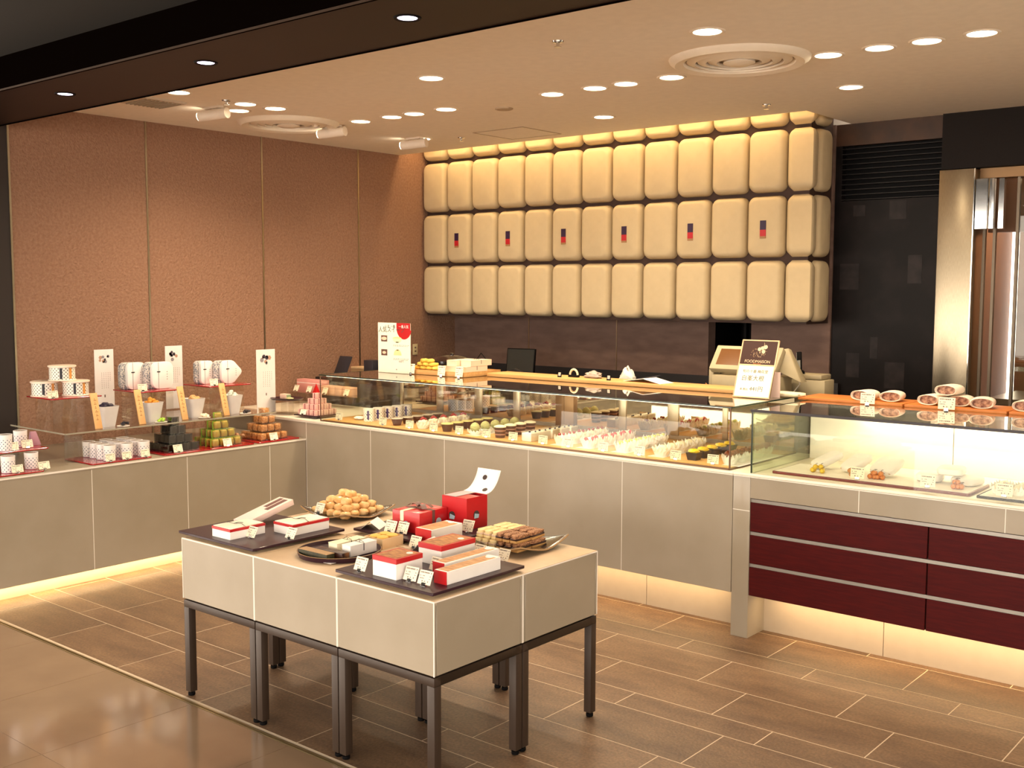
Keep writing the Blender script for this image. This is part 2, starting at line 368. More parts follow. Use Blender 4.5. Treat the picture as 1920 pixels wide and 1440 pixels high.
xs = [(-5.35, 'leftmost'), (-5.06, 'second from the left'), (-4.86, 'third from the left'), (-4.59, 'fourth from the left'), (-3.78, 'fifth from the left'), (-3.49, 'sixth from the left'), (-3.29, 'seventh from the left'), (-3.01, 'eighth from left beside the round vent'), (-2.17, 'ninth from left beside the round vent'), (-1.93, 'tenth from the left'), (-1.72, 'eleventh from the left'), (-1.49, 'rightmost')]
for x, w in xs: place_dl(x, 4.88, 'recessed downlight in the middle ceiling row, %s' % w, 'downlights in the middle row', .8)
for x, w in ((-2.37, 'right one by the round vent'), (-3.98, 'left one, above the middle of the counter')): place_dl(x, 4.12, 'recessed downlight in the near ceiling row, %s' % w, 'downlights in the near row', 1.3)
for x, w in ((-2.41, 'right one, in front of the black louvre vent'), (-4.02, 'middle one'), (-5.62, 'left one, near the corner spotlight')): place_dl(x, 5.72, 'recessed downlight in the far ceiling row, %s' % w, 'downlights in the far row', 1.0)
for x, y, w in ((-5.35, 3.53, 'nearest, half hidden by the dark fascia'), (-5.38, 4.00, 'beside the sprinkler'), (-5.61, 4.12, 'nearest to the left wall'), (-5.37, 4.21, 'farthest, next to the smaller round vent')): place_dl(x, y, 'recessed downlight of the left cluster, %s' % w, 'downlights of the left cluster', 1.0)
for px, py, w in ((1072, 26, 'right'), (888, 62, 'middle'), (738, 93, 'left')):
    p = P(px, py, ZC); place_dl(p.x, 3.425, 'recessed downlight peeking from behind the dark fascia, %s one' % w, 'downlights behind the fascia', .8)
for x, w in ((-5.07, 'left'), (-3.92, 'middle'), (-2.74, 'right'), (-1.6, 'outermost right')):
    t = thing('fascia_light', 'small violet-white downlight in the dark brown fascia, %s one' % w, 'ceiling light', (x, 2.72, 2.55), group='downlights in the fascia')
    mb = MB(); mb.lathe([(.036, .001), (.036, -.003), (.046, -.005), (.05, 0)], 24, cap=False); mk('trim_ring', mb, m_black, t, smooth=True)
    mb = MB(); mb.lathe([(.036, .001), (.034, -.002), (.002, -.004)], 20); mk('diffuser', mb, m_bulbv, t, smooth=True)
    l = bpy.data.lights.new('fascia_beam', 'SPOT'); l.energy = 12; l.color = (1, .85, .72); l.spot_size = math.radians(110); l.spot_blend = .9; l.shadow_soft_size = .04
    lo = bpy.data.objects.new('fascia_beam', l); COL.objects.link(lo); lo.parent = t; lo.location = (0, 0, -.03)
for i, (x, y) in enumerate([(x, y) for y in (1.3, -.9) for x in (-5.6, -3.9, -2.2, -.5, 1.2)]):  # unseen fill lamps, added in place of a camera flash
    t = thing('corridor_fill_light', 'added fill light in the unseen corridor ceiling', 'ceiling light', (x, y, 2.70), group='added corridor fill lights')
    mb = MB(); mb.lathe([(.09, .001), (.09, -.004), (.105, -.006), (.11, 0)], 24, cap=False); mk('trim_ring', mb, m_ring, t, smooth=True)
    mb = MB(); mb.lathe([(.09, .001), (.088, -.002), (.002, -.005)], 20); mk('diffuser', mb, m_bulb, t, smooth=True)
    l = bpy.data.lights.new('corridor_fill_beam', 'SPOT'); l.energy = P_FILL; l.color = (1, .90, .76); l.spot_size = math.radians(160); l.spot_blend = .6; l.shadow_soft_size = .09
    lo = bpy.data.objects.new('corridor_fill_beam', l); COL.objects.link(lo); lo.parent = t; lo.location = (0, 0, -.03)
m_vent = mat('cream_vent_metal', 'efe4d2', .5)
for x, y, w in ((-2.53, 4.70, 'large round ringed ceiling vent between the downlights at the right'), (-5.77, 4.63, 'large round ringed ceiling vent over the left counter')):
    t = thing('round_vent', w, 'air vent', (x, y, ZC), group='round air vents')
    mb = MB(); mb.lathe([(.25, 0), (.26, -.02), (.30, -.028), (.325, -.012), (.33, 0)], 48, cap=False); mk('outer_ring', mb, m_vent, t, smooth=True)
    for r in (.10, .15, .20):
        mb = MB(); mb.lathe([(r, -.004), (r+.005, -.02), (r+.045, -.010), (r+.043, -.004)], 48, cap=False); mk('ring', mb, m_vent, t, smooth=True, solid=.002)
    mb = MB(); mb.lathe([(.07, 0), (.075, -.02), (.05, -.03), (.002, -.032)], 32); mk('hub', mb, m_vent, t, smooth=True)
    mb = MB(); mb.lathe([(.25, -.001), (.001, -.0015)], 40); mk('throat', mb, mat('vent_throat', '9a8a76', .8), t)
for px, py, w in ((1046, 77, 'near the front fascia'), (424, 188, 'beside the left downlight cluster'), (865, 258, 'far back, left of the ceiling hatch'), (1437, 196, 'far back at the right, before the cushions')):
    p = P(px, py, ZC); t = thing('sprinkler', 'tiny chrome ceiling sprinkler %s' % w, 'sprinkler', p, group='ceiling sprinklers')
    mb = MB(); mb.lathe([(.026, 0), (.024, -.006), (.008, -.008), (.007, -.022), (.016, -.024), (.016, -.027)], 16); mk('sprinkler_head', mb, m_chrome, t, smooth=True)
p = P(945, 203, ZC); t = tag(mk('ceiling_speaker', MB().lathe([(.055, 0), (.055, -.006), (.045, -.01), (.01, -.010)], 20), mat('speaker_grille', 'b8a58c', .7), loc=p), 'small round cream speaker grille set in the ceiling', 'speaker')
# ceiling hatch
mb = MB(); x0, x1, y0, y1 = -5.13, -4.68, 5.72, 6.15
for a in ((x0, y0, x1, y0+.008), (x0, y1-.008, x1, y1), (x0, y0, x0+.008, y1), (x1-.008, y0, x1, y1)): mb.box(a[0], a[1], ZC-.003, a[2], a[3], ZC, 1)
mb.box(x0+.012, y0+.012, ZC-.002, x1-.012, y1-.012, ZC)
tag(mk('ceiling_hatch', mb, [m_ceil, mat('hatch_frame', 'a8957c', .6)], world=True, loc=(-4.9, 5.9, ZC)), 'square access hatch flush in the ceiling before the cushions', 'hatch')
mb = MB(); mb.box(-5.86, 3.48, ZC-.012, -5.60, 3.75, ZC, 1)
for k in range(9): mb.box(-5.84, 3.50+k*.027, ZC-.018, -5.62, 3.508+k*.027, ZC-.012)
tag(mk('square_vent', mb, [mat('pale_grille', 'b9b0a0', .5), mat('grille_frame', 'cfc2b0', .6)], world=True, loc=(-5.73, 3.6, ZC)), 'square slatted ceiling vent near the left wall by the fascia', 'air vent')
for (a, b), w in zip((((362, 211), (440, 218)), ((592, 246), (655, 251)), ((745, 270), (810, 270))), ('nearest the fascia', 'middle of the three', 'farthest, in the corner by the cushions')):
    p = P(a[0], a[1], ZC-.045); q = P(b[0], b[1], ZC-.045)
    t = thing('track_spotlight', 'white cylindrical ceiling spotlight along the left wall, %s' % w, 'spotlight', ((p.x+q.x)/2, (p.y+q.y)/2, ZC), group='spotlights along the left wall')
    T = MB(); T.tube([Vector((-.10, -.03, -.052)), Vector((.09, .03, -.040))], .032, 16); mk('spotlight_body', T, m_ring, t, smooth=True)
    mk('bracket', MB().box(-.01, -.01, -.03, .01, .01, 0).box(-.07, -.02, -.012, .07, .02, 0), m_ring, t)
    mk('lamp_glass', MB().tube([Vector((-.106, -.032, -.0525)), Vector((-.101, -.0305, -.052))], .027, 14), m_bulb, t)
# cove light above the cushions
cv = thing('cove_light', 'hidden strip light glowing in the ceiling slot above the cushions', 'strip light', (-4.7, 6.36, 2.95))
mk('strip', MB().box(-6.3, 6.32, 2.93, -3.1, 6.36, 2.96), emat('cove_glow', (1, .75, .35), 3), cv, world=True)
arealight('cove_beam', cv, (0, .02, -.03), 3.3, .06, P_COVE, COVE, (math.radians(15), 0, 0))

# ------------------------------------------------------------------ padded cushion wall
m_cush = mat('cream_padded_fabric', 'c4b08c', .75, bump=.06, bscale=600)
m_back = mat('brown_backing', '3c2820', .7)
m_pur = mat('purple_print', '2c1236', .5); m_red = mat('red_print', 'b01a22', .5); m_gld = mat('tan_print', '9a7048', .5)
mb = MB(); mb.box(XL, YPIL+.076, 1.395, -3.046, YB-.001, 2.99)
tag(mk('cushion_wall_box', mb, m_back, world=True, loc=(-4.7, 6.8, 1.39)), 'long dark brown box carrying the cream cushions above the back counter', 'wall box')
def pillow_mb(w, h, d=.075):
    """rounded rectangular cushion in the xz plane, bulging to -y"""
    mb = MB(); n = 9; R = .052
    rings = []
    for k in range(n+1):
        t = k/n; a = t*PI/2; ins = (1-math.cos(a))*.0+ (math.sin(a)*0)
        ins = .036*(1-math.cos(a))**1.2; dep = d*math.sin(a)
        r = max(.012, R-ins*.35)
        rings.append([(x, -dep, z) for x, z in rrect(-w/2+ins, -h/2+ins, w/2-ins, h/2-ins, r, 6)])
    m_ = len(rings[0]); vs = [v for r in rings for v in r]; fs = []
    for k in range(n):
        for i in range(m_): j = (i+1) % m_; fs.append((k*m_+i, k*m_+j, (k+1)*m_+j, (k+1)*m_+i))
    b = n*m_
    # gently domed centre
    c = len(vs); vs += [(x*.5, y-.006, z*.5) for x, y, z in rings[-1]]; vs.append((0, -d-.009, 0))
    for i in range(m_): j = (i+1) % m_; fs += [(b+i, b+j, c+j, c+i), (c+i, c+j, len(vs)-1)]
    fs.append(tuple(range(m_-1, -1, -1)))
    return mb.add(vs, fs)
ORD = ['first', 'second', 'third', 'fourth', 'fifth', 'sixth', 'seventh', 'eighth', 'ninth', 'tenth', 'eleventh', 'twelfth']
ROWN = ['bottom', 'middle', 'upper', 'topmost cut-off']
y_p = YPIL+.076
xedge = [PY(YPIL, x, 500).x for x in (790, 834, 880, 928, 979, 1031, 1086, 1142, 1202, 1262, 1327, 1394, 1466)]
px0 = XL; pw = (xedge[-1]-px0)/12; ROWH = .421; Z0 = 1.398
pil = mk('wall_cushion', pillow_mb(pw-.012, ROWH-.022), m_cush, smooth=True)
first = True
for r in range(4):
    for c in range(12):
        o = pil if first else dup(pil); first = False
        o.location = (px0+pw*(c+.5), y_p, Z0+ROWH*(r+.5))
        em = r == 1 and c % 2 == 1
        tag(o, 'cream wall cushion, %s row, %s from left%s' % (ROWN[r], ORD[c], ', purple and red emblem' if em else ''), 'wall cushion', 'cream cushions on the box front')
        if em:
            s = MB(); s.box(-.021, -.012, -.002, .021, 0, .058, 0); s.box(-.021, -.012, -.044, .021, 0, -.002, 1); s.box(-.021, -.012, -.058, .021, 0, -.044, 2)
            mk('emblem', s, [m_pur, m_red, m_gld], o, loc=(0, -.074, -.02))
# corner cushions wrap round the box end
xc = xedge[-1]; 
def corner_mb(wx, wy, h, d=.055):
    """L-shaped cushion: front leg of width wx, side leg of width wy"""
    mb = MB(); path = []; nx, ny = 10, 10
    def prof(u, v):   # u along the wrap 0..1, v height 0..1
        L = wx+wy; s = u*L
        eu = min(s, L-s); ev = min(v, 1-v)*h
        b = (1-max(0, 1-eu/.05)**2)**.5*(1-max(0, 1-ev/.05)**2)**.5
        q = d*b
        if s <= wx: x, y = -wx+s, 0; nx_, ny_ = 0, -1
        else: x, y = 0, s-wx; nx_, ny_ = 1, 0
        k = max(0, 1-abs(s-wx)/.02)
        ox = nx_*q; oy = ny_*q
        if k > 0: ox = q*(1 if s > wx else k); oy = -q*(1 if s <= wx else k)
        ze = .035*(1-min(1, eu/.035)); zz = -h/2+ze*.9+(h-2*ze*.9)*v
        return (x+ox, y+oy, zz)
    mb.grid(prof, 40, 22)
    mb.grid(lambda u, v: (prof(u, v)[0]*0+(-wx+min(u*(wx+wy), wx))-.0, max(0, u*(wx+wy)-wx)+.002, prof(u, v)[2]), 10, 1)
    return mb
wx = abs(xc-(-2.99))-.055-.006; sidey = PX(-2.99, 1541, 240).y
cor = mk('corner_cushion', corner_mb(wx, sidey-YPIL-.064, ROWH-.022), m_cush, smooth=True)
sw = PX(-2.99, 1564, 245).y-PX(-2.99, 1542, 245).y+.02
sid = mk('side_cushion', pillow_mb(sw-.008, ROWH-.022, .055), m_cush, smooth=True)
for r in range(4):
    o = cor if r == 0 else dup(cor); o.location = (-3.045, YPIL+.06, Z0+ROWH*(r+.5))
    tag(o, 'cream padded cushion folded round the right corner of the box, %s row' % ROWN[r], 'wall cushion', 'corner cushions')
    o = sid if r == 0 else dup(sid); o.location = (-3.045, sidey+.004+sw/2, Z0+ROWH*(r+.5)); o.rotation_euler = (0, 0, PI/2)
    tag(o, 'narrow cream cushion on the right end of the box, %s row' % ROWN[r], 'wall cushion', 'narrow end cushions')
# ------------------------------------------------------------------ counters
def panelled(parent, n, fn, name='front_panel'):
    for k in range(n): mk(name, fn(k), [m_tile, m_edge], parent, world=True, bev=.0012, seg=1)
# left counter, running along the left wall
lc = thing('display_counter', 'low cream stone counter along the brown left wall with glowing foot', 'counter', (-5.96, 3.4, 0))
seams = [1.53, 2.12, 2.72, 3.17, 3.62, 4.21, 4.497]
seams = [1.82, 2.42, 3.02, 3.615, 4.21, 4.497]
def lp(k): return MB().box(-5.50, seams[k]+.001, .087, -5.48, seams[k+1]-.001, ZLC-.004)
panelled(lc, 5, lp)
for y in seams[1:-1]: mk('panel_joint', MB().box(-5.4802, y-.0016, .088, -5.4793, y+.0016, ZLC-.004), m_edge, lc, world=True)
mk('worktop', MB().box(XL+.005, 1.82, ZLC-.02, -5.478, 4.497, ZLC), [m_tile], lc, world=True, bev=.002)
mk('edge_strip', MB().box(-5.481, 1.82, ZLC-.012, -5.4765, 4.497, ZLC-.003), [m_edge], lc, world=True)
mk('carcass', MB().box(XL+.01, 1.83, .085, -5.50, 4.49, ZLC-.02), m_tile, lc, world=True)
mk('plinth', MB().box(XL+.01, 1.83, 0, -5.585, 4.49, .085), m_light_tile, lc, world=True)
mk('light_strip', MB().box(-5.575, 1.85, .075, -5.555, 4.48, .084), emat('toe_glow', (1, .72, .32), 3), lc, world=True)
arealight('toe_beam', lc, (-5.54+5.96, -.22, .078), .02, 2.6, P_TOE*1.5, COVE, (0, math.radians(20), 0))
# main counter
mc = thing('display_counter', 'long cream stone counter under the main glass cake case', 'counter', (-4.0, 4.9, 0))
sm = [-6.0, -5.477, -4.872, -4.254, -3.635, -3.029, -2.411]
def mp_(k):
    b = .204
    return MB().box(sm[k]+.001, 4.50, b, sm[k+1]-.001, 4.52, .762)
panelled(mc, 6, mp_)
for x in sm[1:-1]: mk('panel_joint', MB().box(x-.0016, 4.4993, .205, x+.0016, 4.5002, .762), m_edge, mc, world=True)
mk('ledge_line', MB().box(-6.4, 4.4965, .759, -2.411, 4.4998, .763), m_edge, mc, world=True)
mk('ledge', MB().box(XL+.005, 4.497, .764, -2.411, 5.25, ZMC), m_ledge, mc, world=True, bev=.001)
mk('carcass', MB().box(XL+.01, 4.52, .2, -2.411, 5.24, .764), m_tile, mc, world=True)
mb = MB(); x = -6.4
for a, b in ((-6.43, -5.15), (-5.147, -4.4), (-4.397, -3.7), (-3.697, -2.98), (-2.977, -2.411)): mb.box(a, 4.66, 0, b, 4.70, .2)
mk('plinth', mb, m_light_tile, mc, world=True)
mk('light_strip', MB().box(-5.4, 4.60, .192, -2.45, 4.62, .199), MATS['toe_glow'], mc, world=True)
arealight('toe_beam', mc, (-3.95+4.0, 4.58-4.9, .196), 2.9, .02, P_TOE, COVE, (math.radians(15), 0, 0))
# right counter with burgundy drawers
rc = thing('display_counter', 'counter with burgundy wooden drawer fronts under the right glass case', 'counter', (-1.2, 4.9, 0))
XR = 1.3
mk('corner_post', MB().box(-2.409, 4.50, 0, -2.322, 4.67, .762), [m_tile], rc, world=True, bev=.0015)
xs_ = [-2.322, -1.808, -1.212, -.61, -.01, .59, XR]
for k in range(6): mk('top_panel', MB().box(xs_[k]+.001, 4.50, .662, xs_[k+1]-.001, 4.52, .762), m_tile, rc, world=True, bev=.001, seg=1)
mk('ledge', MB().box(-2.41, 4.497, .764, XR, 5.25, ZMC), m_ledge, rc, world=True, bev=.001)
mk('carcass', MB().box(-2.409, 4.67, .2, -2.33, 5.24, .764).box(-2.33, 4.56, .2, XR, 5.24, .764), m_tile, rc, world=True)
mb = MB()
for a, b in ((-2.33, -1.745), (-1.742, -1.14), (-1.137, -.53), (-.527, .07), (.073, XR)): mb.box(a, 4.665, 0, b, 4.70, .2)
mk('plinth', mb, m_light_tile, rc, world=True)
mk('light_strip', MB().box(-2.30, 4.60, .192, XR-.05, 4.62, .199), MATS['toe_glow'], rc, world=True)
arealight('toe_beam', rc, (-.5+1.2, 4.58-4.9, .196), 3.5, .02, P_TOE*1.5, COVE, (math.radians(15), 0, 0))
for x in xs_[1:-1]: mk('panel_joint', MB().box(x-.0016, 4.4993, .662, x+.0016, 4.5002, .762), m_edge, rc, world=True)
mk('panel_joint', MB().box(-2.409, 4.4993, .60, -2.322, 4.5, .603), m_edge, rc, world=True)
mk('ledge_line', MB().box(-2.409, 4.4965, .759, XR, 4.4998, .763), m_edge, rc, world=True)
m_burg = mat('burgundy_wood', '480d0c', .5, var='3c090a', spec=.15, vscale=7, stretch=(1.5, 1, 16))
m_alu = mat('grey_aluminium', '9a948c', .4, .6)
mk('channel_backing', MB().box(-2.322, 4.53, .2, XR, 4.555, .662), m_alu, rc, world=True)
for r, (z0, z1) in enumerate(((.205, .340), (.357, .490), (.508, .643))):
    for k, (a, b) in enumerate(((-2.32, -1.513), (-1.507, -.70), (-.694, .11), (.116, .9))):
        d = mk('drawer', MB().box(a, 4.502, z0, b, 4.53, z1), m_burg, rc, world=True, bev=.0012, seg=1)
    mk('handle_channel', MB().box(-2.32, 4.508, z1, .9, 4.53, z1+.015), m_alu, rc, world=True)
# ------------------------------------------------------------------ main glass case
m_glass = glassmat('case_glass', 'fbfdf9', .035)
m_topglass = glassmat('top_glass', 'e6e4dc', .22)
m_gedge = mat('green_glass_edge', '1c3024', .2, spec=.8)
m_mirror = mat('mirror_glass', 'c8b8a4', .02, 1)
m_wood = mat('pale_wood', 'd9a86a', .45, var='cf9a5c', vscale=6, stretch=(1, 12, 12))
m_frame = mat('satin_frame', 'b8a892', .3, .8)
XA, XB, ZG, YF, YM = -5.355, -2.44, 1.074, 4.52, 5.22
gc = thing('glass_display_case', 'long glass cake case with mirrored sliding back on the main counter', 'display case', (-3.9, 4.9, ZMC))
mk('base_board', MB().box(XA+.01, YF+.01, ZMC, XB-.01, YM+.02, ZMC+.010), m_wood, gc, world=True)
mb = MB(); mb.box(XA, YF, ZMC, XB, YF+.005, ZG-.006); mk('front_glass', mb, m_glass, gc, world=True)
mk('side_glass', MB().box(XA, YF+.006, ZMC, XA+.005, YM, ZG-.006), m_glass, gc, world=True)
mk('side_glass', MB().box(XB-.005, YF+.006, ZMC, XB, YM, ZG-.006), m_glass, gc, world=True)
mk('top_glass', MB().box(XA-.004, YF-.002, ZG-.002, XB+.004, YM, ZG), m_topglass, gc, world=True)
mb = MB(); mb.box(XA-.006, YF-.006, ZG-.006, XB+.006, YF-.0025, ZG+.001); mb.box(XB+.0045, YF-.002, ZG-.006, XB+.008, YM, ZG+.001); mb.box(XA-.008, YF-.002, ZG-.006, XA-.0045, YM, ZG+.001)
mk('top_edge', mb, m_gedge, gc, world=True)
mb = MB(); mb.box(XA-.001, YF-.004, ZMC, XB+.001, YF-.001, ZMC+.008); mb.box(XB+.001, YF, ZMC, XB+.004, YM, ZMC+.006)
mb.box(XB-.003, YF-.004, ZMC, XB+.003, YF+.002, ZG-.006); mb.box(XA-.002, YF-.004, ZMC, XA+.002, YF+.001, ZG-.006)
mk('bottom_channel', mb, mat('bronze_channel', '6a5040', .35, .7), gc, world=True)
mb = MB()
for k, (a, b) in enumerate(((-5.33, -4.97), (-4.95, -4.63), (-4.62, -4.31), (-4.30, -3.98), (-3.86, -3.52), (-3.50, -3.19), (-3.16, -2.85), (-2.84, XB-.01))):
    d = mk('mirror_door', MB().box(a, YM, ZMC+.03, b, YM+.008, 1.03), m_mirror, gc, world=True)
for x0, x1 in ((-5.345, -5.32), (-5.0, -4.945), (-4.66, -4.60), (-4.335, -4.285), (-3.54, -3.49), (-3.21, -3.14), (-2.865, -2.835)):
    mk('door_stile', MB().box(x0, YM-.006, ZMC+.03, x1, YM+.01, 1.035), m_frame, gc, world=True, bev=.001)
mk('centre_post', MB().box(-3.99, YM-.02, ZMC, -3.855, YM+.01, 1.035).box(-3.93, YM-.023, ZMC, -3.925, YM-.02, 1.03), mat('bronze_post', '8a6a4c', .35, .7), gc, world=True, bev=.001)
mk('door_track', MB().box(XA+.01, YM-.012, ZMC, XB-.01, YM+.012, ZMC+.03), mat('grey_track', '9a8a7c', .45, .3), gc, world=True)
mk('head_rail', MB().box(XA+.01, YM-.010, 1.03, XB-.01, YM+.02, ZG-.006), m_frame, gc, world=True)
mk('rear_shelf', MB().box(-4.455, 5.10, ZG+.002, -2.72, 5.30, ZG+.022), m_wood, gc, world=True, bev=.001)
mk('case_light', MB().box(XA+.05, YF+.0055, ZG-.009, XB-.05, YF+.012, ZG-.0062), emat('case_glow', (1, .88, .66), 3), gc, world=True)
arealight('case_beam', gc, (-3.9+3.9, YF+.05-4.9, ZG-.02-ZMC), 2.8, .02, P_CASE*2.2, (1, .86, .62), (math.radians(-12), 0, 0))
# ------------------------------------------------------------------ right glass case
YM2, X2 = 5.12, -2.327
g2 = thing('glass_display_case', 'brightly lit glass case with white back panels on the drawer counter', 'display case', (-1.0, 4.85, ZMC))
m_white = mat('white_panel', 'f3ece0', .5)
mk('front_glass', MB().box(X2, YF, ZMC, XR, YF+.006, 1.064), m_glass, g2, world=True)
mk('side_glass', MB().box(X2, YF+.007, ZMC, X2+.006, 5.3, 1.064), glassmat('side_glass', 'eaf2e6', .06), g2, world=True)
mk('top_glass', MB().box(X2-.004, YF-.003, 1.066, XR, YM2+.1, 1.068), m_topglass, g2, world=True)
mb = MB(); mb.box(X2-.008, YF-.008, 1.060, XR, YF-.0035, 1.072)
mk('top_edge', mb, mat('dark_edge', '20141a', .3), g2, world=True)
mk('side_edge', MB().box(X2-.003, YF-.006, ZMC, X2+.004, YF-.001, 1.060).box(X2-.008, YF, 1.060, X2-.0045, 5.2, 1.07), m_gedge, g2, world=True)
for a, b in ((-2.318, -1.62), (-1.616, -1.11), (-1.106, -.6), (-.596, 0), (.004, .6), (.604, XR)): mk('back_panel', MB().box(a, YM2, ZMC, b, YM2+.012, 1.06), m_white, g2, world=True, bev=.001, seg=1)
mk('case_light', MB().box(-2.3, YM2-.03, 1.045, XR, YM2-.012, 1.058), emat('case_glow2', (1, .9, .66), 3), g2, world=True)
arealight('case_beam', g2, (-.4+1.0, YM2-.05-4.85, 1.045-ZMC), 3.3, .03, P_CASE*3.2, (1, .88, .62), (math.radians(10), 0, 0))
# counter behind, against the back wall
bc = thing('back_counter', 'dark work counter along the back wall under the cushions', 'counter', (-4.7, 6.65, 0))
mk('worktop', MB().box(XL+.01, 6.3, .90, -3.05, YB-.013, .93), mat('dark_worktop', '2a2422', .4), bc, world=True, bev=.002)
mk('cupboard', MB().box(XL+.02, 6.34, 0, -3.05, YB-.02, .90), mat('dark_cupboard', '3a2c26', .6), bc, world=True)
st = thing('staff_worktop', 'working surface behind the glass case where the cash register stands', 'worktop', (-3.9, 5.5, 0))
mk('worktop', MB().box(-6.35, 5.31, .93, -2.45, 5.85, .96), MATS['dark_worktop'], st, world=True, bev=.002)
mk('cupboard', MB().box(-6.33, 5.31, 0, -2.47, 5.83, .93), MATS['dark_cupboard'], st, world=True)

# ------------------------------------------------------------------ six display tables
m_leg = mat('brown_metal_leg', '35281f', .45, .1)
m_ttop = mat('sand_stone_top', 'c4a988', .4, var='b89c7c', vscale=9)
def table():
    w, d = .4585, .442; t = thing('display_table', 'x', 'display table')
    z0, z1 = .397, .636
    for nm, bx in (('side_panel', (0, 0, w, .012)), ('side_panel', (w-.012, .012, w, d-.012)), ('side_panel', (0, d-.012, w, d)), ('side_panel', (0, .012, .012, d-.012))):
        q = mk(nm, MB().box(bx[0]+.001, bx[1]+.001, z0, bx[2]-.001, bx[3]-.001, z1), m_tile, t, bev=.0012, seg=1)
    mk('edge_trim', MB().box(0, 0, z1-.001, w, .004, z1+.003).box(w-.004, .004, z1-.001, w, d, z1+.003).box(0, -.0003, z0, .0025, .003, z1).box(w-.003, -.0005, z0, w+.0005, .0025, z1).box(w-.002, d-.003, z0, w+.0005, d, z1), m_edge, t)
    mk('table_top', MB().box(.002, .002, z1-.01, w-.002, d-.002, ZTT), m_ttop, t, bev=.001)
    mk('frame', MB().box(.002, .002, z0-.035, w-.002, .034, z0-.006).box(.002, d-.034, z0-.035, w-.002, d-.002, z0-.006).box(.002, .034, z0-.035, .034, d-.034, z0-.006).box(w-.034, .034, z0-.035, w-.002, d-.034, z0-.006), m_leg, t, bev=.001)
    mk('inner_tray', MB().box(.015, .015, z0-.006, w-.015, d-.015, z0+.002), m_black, t)
    for x, y in ((.002, .002), (w-.034, .002), (.002, d-.034), (w-.034, d-.034)):
        l = mk('leg', MB().box(0, 0, .018, .032, .032, z0-.035), m_leg, t, loc=(x, y, 0), bev=.0015)
        mk('foot', MB().lathe([(.012, 0), (.014, .003), (.014, .012), (.007, .012), (.007, .02)], 12, cx=.016, cy=.016), m_black, l, smooth=True)
    return t
tb = table(); KIDS[tb.name] = list(tb.children)
TX, TY = -3.703, 2.409
names = [['front row, left end', 'front row, middle', 'front row, nearest right corner'], ['back row, left end, under the round pastries', 'back row, middle, under the red boxes', 'back row, right end, under the nutty pastries']]
for r in range(2):
    for c in range(3):
        o = tb if (r, c) == (0, 0) else dup(tb); o.location = (TX+c*.4600, TY+r*.4435, 0)
        tag(o, 'cream stone display table on brown metal legs, %s' % names[r][c], 'display table', 'six display tables pushed together')
# ------------------------------------------------------------------ shared small things
m_card = mat('cream_card', 'f2e6cc', .6); m_ink = mat('card_ink', '6b5548', .7); m_wht = mat('white_paper', 'efe9e2', .6)
m_redp = mat('red_card_box', 'b8161c', .35, coat=.2); m_plum = mat('plum_lacquer', '2e141e', .4, coat=.15, spec=.3)
m_gold = mat('gold_photo_print', 'c48a4a', .3, var='8a4a20', vscale=30, stretch=(1, 3, 1)); m_cream = mat('cream_paper', 'efe2c0', .5)
m_string = mat('black_string', '1c1815', .7); m_clear = glassmat('clear_plastic', 'f4f2ee', .10); m_acr = glassmat('acrylic', 'f8f7f4', .05)
m_film = glassmat('wrap_film', 'fdfcf8', .16, .15)
m_bright_clip = m_chrome
CARDS = {}
def card(p, label, rz=0, w=.052, h=.043, tilt=.42, up=0, red=False, group='price cards'):
    k = (w, h, tilt, up, red)
    if k not in CARDS:
        mb = MB(); R = Matrix.Translation((0, 0, .004+up)) @ Matrix.Rotation(-tilt, 4, 'X'); mb.T = R
        mb.box(-w/2, -.0005, 0, w/2, .0005, h)
        rnd = random.Random(3)
        for r, (zz, hh) in enumerate(((.80, .09), (.58, .05), (.40, .05), (.18, .09))):
            x = -w*.42
            while x < w*.36:
                l = rnd.uniform(.03, .09)*w
                if rnd.random() < (.85 if r == 0 else .5): mb.box(x, -.0008, h*zz, x+l, -.0005, h*(zz+hh), 2 if (red and r == 3) else 1)
                x += l+w*.025
        c = mk('price_card', mb, [m_card, m_ink, m_red])
        mb = MB(); mb.box(-.011, -.006, 0, .011, .006, .002); mb.T = R; mb.box(-.009, -.0025, -.002, .009, .0025, .006)
        mk('card_clip', mb, m_chrome, c, bev=.0005, seg=1); CARDS[k] = c; KIDS[c.name] = list(c.children)
        c.location = p; c.rotation_euler = (0, 0, rz)
    else: c = dup(CARDS[k], p, rz)
    return tag(c, label, 'price card', group)
def lidbox(name, label, x0, x1, y0, y1, z0, h, lid, mbody, mlid, window=None, string=None, cat='gift box', group=None):
    t = thing(name, label, cat, ((x0+x1)/2, (y0+y1)/2, z0), group=group); w, d = (x1-x0)/2, (y1-y0)/2
    mk('box_base', MB().box(-w+.0012, -d+.0012, 0, w-.0012, d-.0012, h-lid), mbody, t, bev=.0008, seg=1)
    mk('lid', MB().box(-w, -d, h-lid, w, d, h), mlid, t, bev=.0008, seg=1)
    if window: mk('lid_window', MB().box(-w+.010, -d+.010, h, w-.010, d-.010, h+.0006).lathe([(.012, h+.0006), (.011, h+.0016)], 16, 1, cx=w*.45, cy=d*.5), [window, m_wht], t)
    if string:
        mb = MB(); mb.box(-w-.0006, -.0010, h*.35, w+.0006, .0010, h+.0009); mb.tube([(-.02, .0, h+.002), (-.008, .006, h+.010), (0, 0, h+.002), (.012, -.006, h+.010), (.02, .004, h+.002)], .0009, 6)
        mk('string', mb, m_string, t)
    return t
ZB = .663
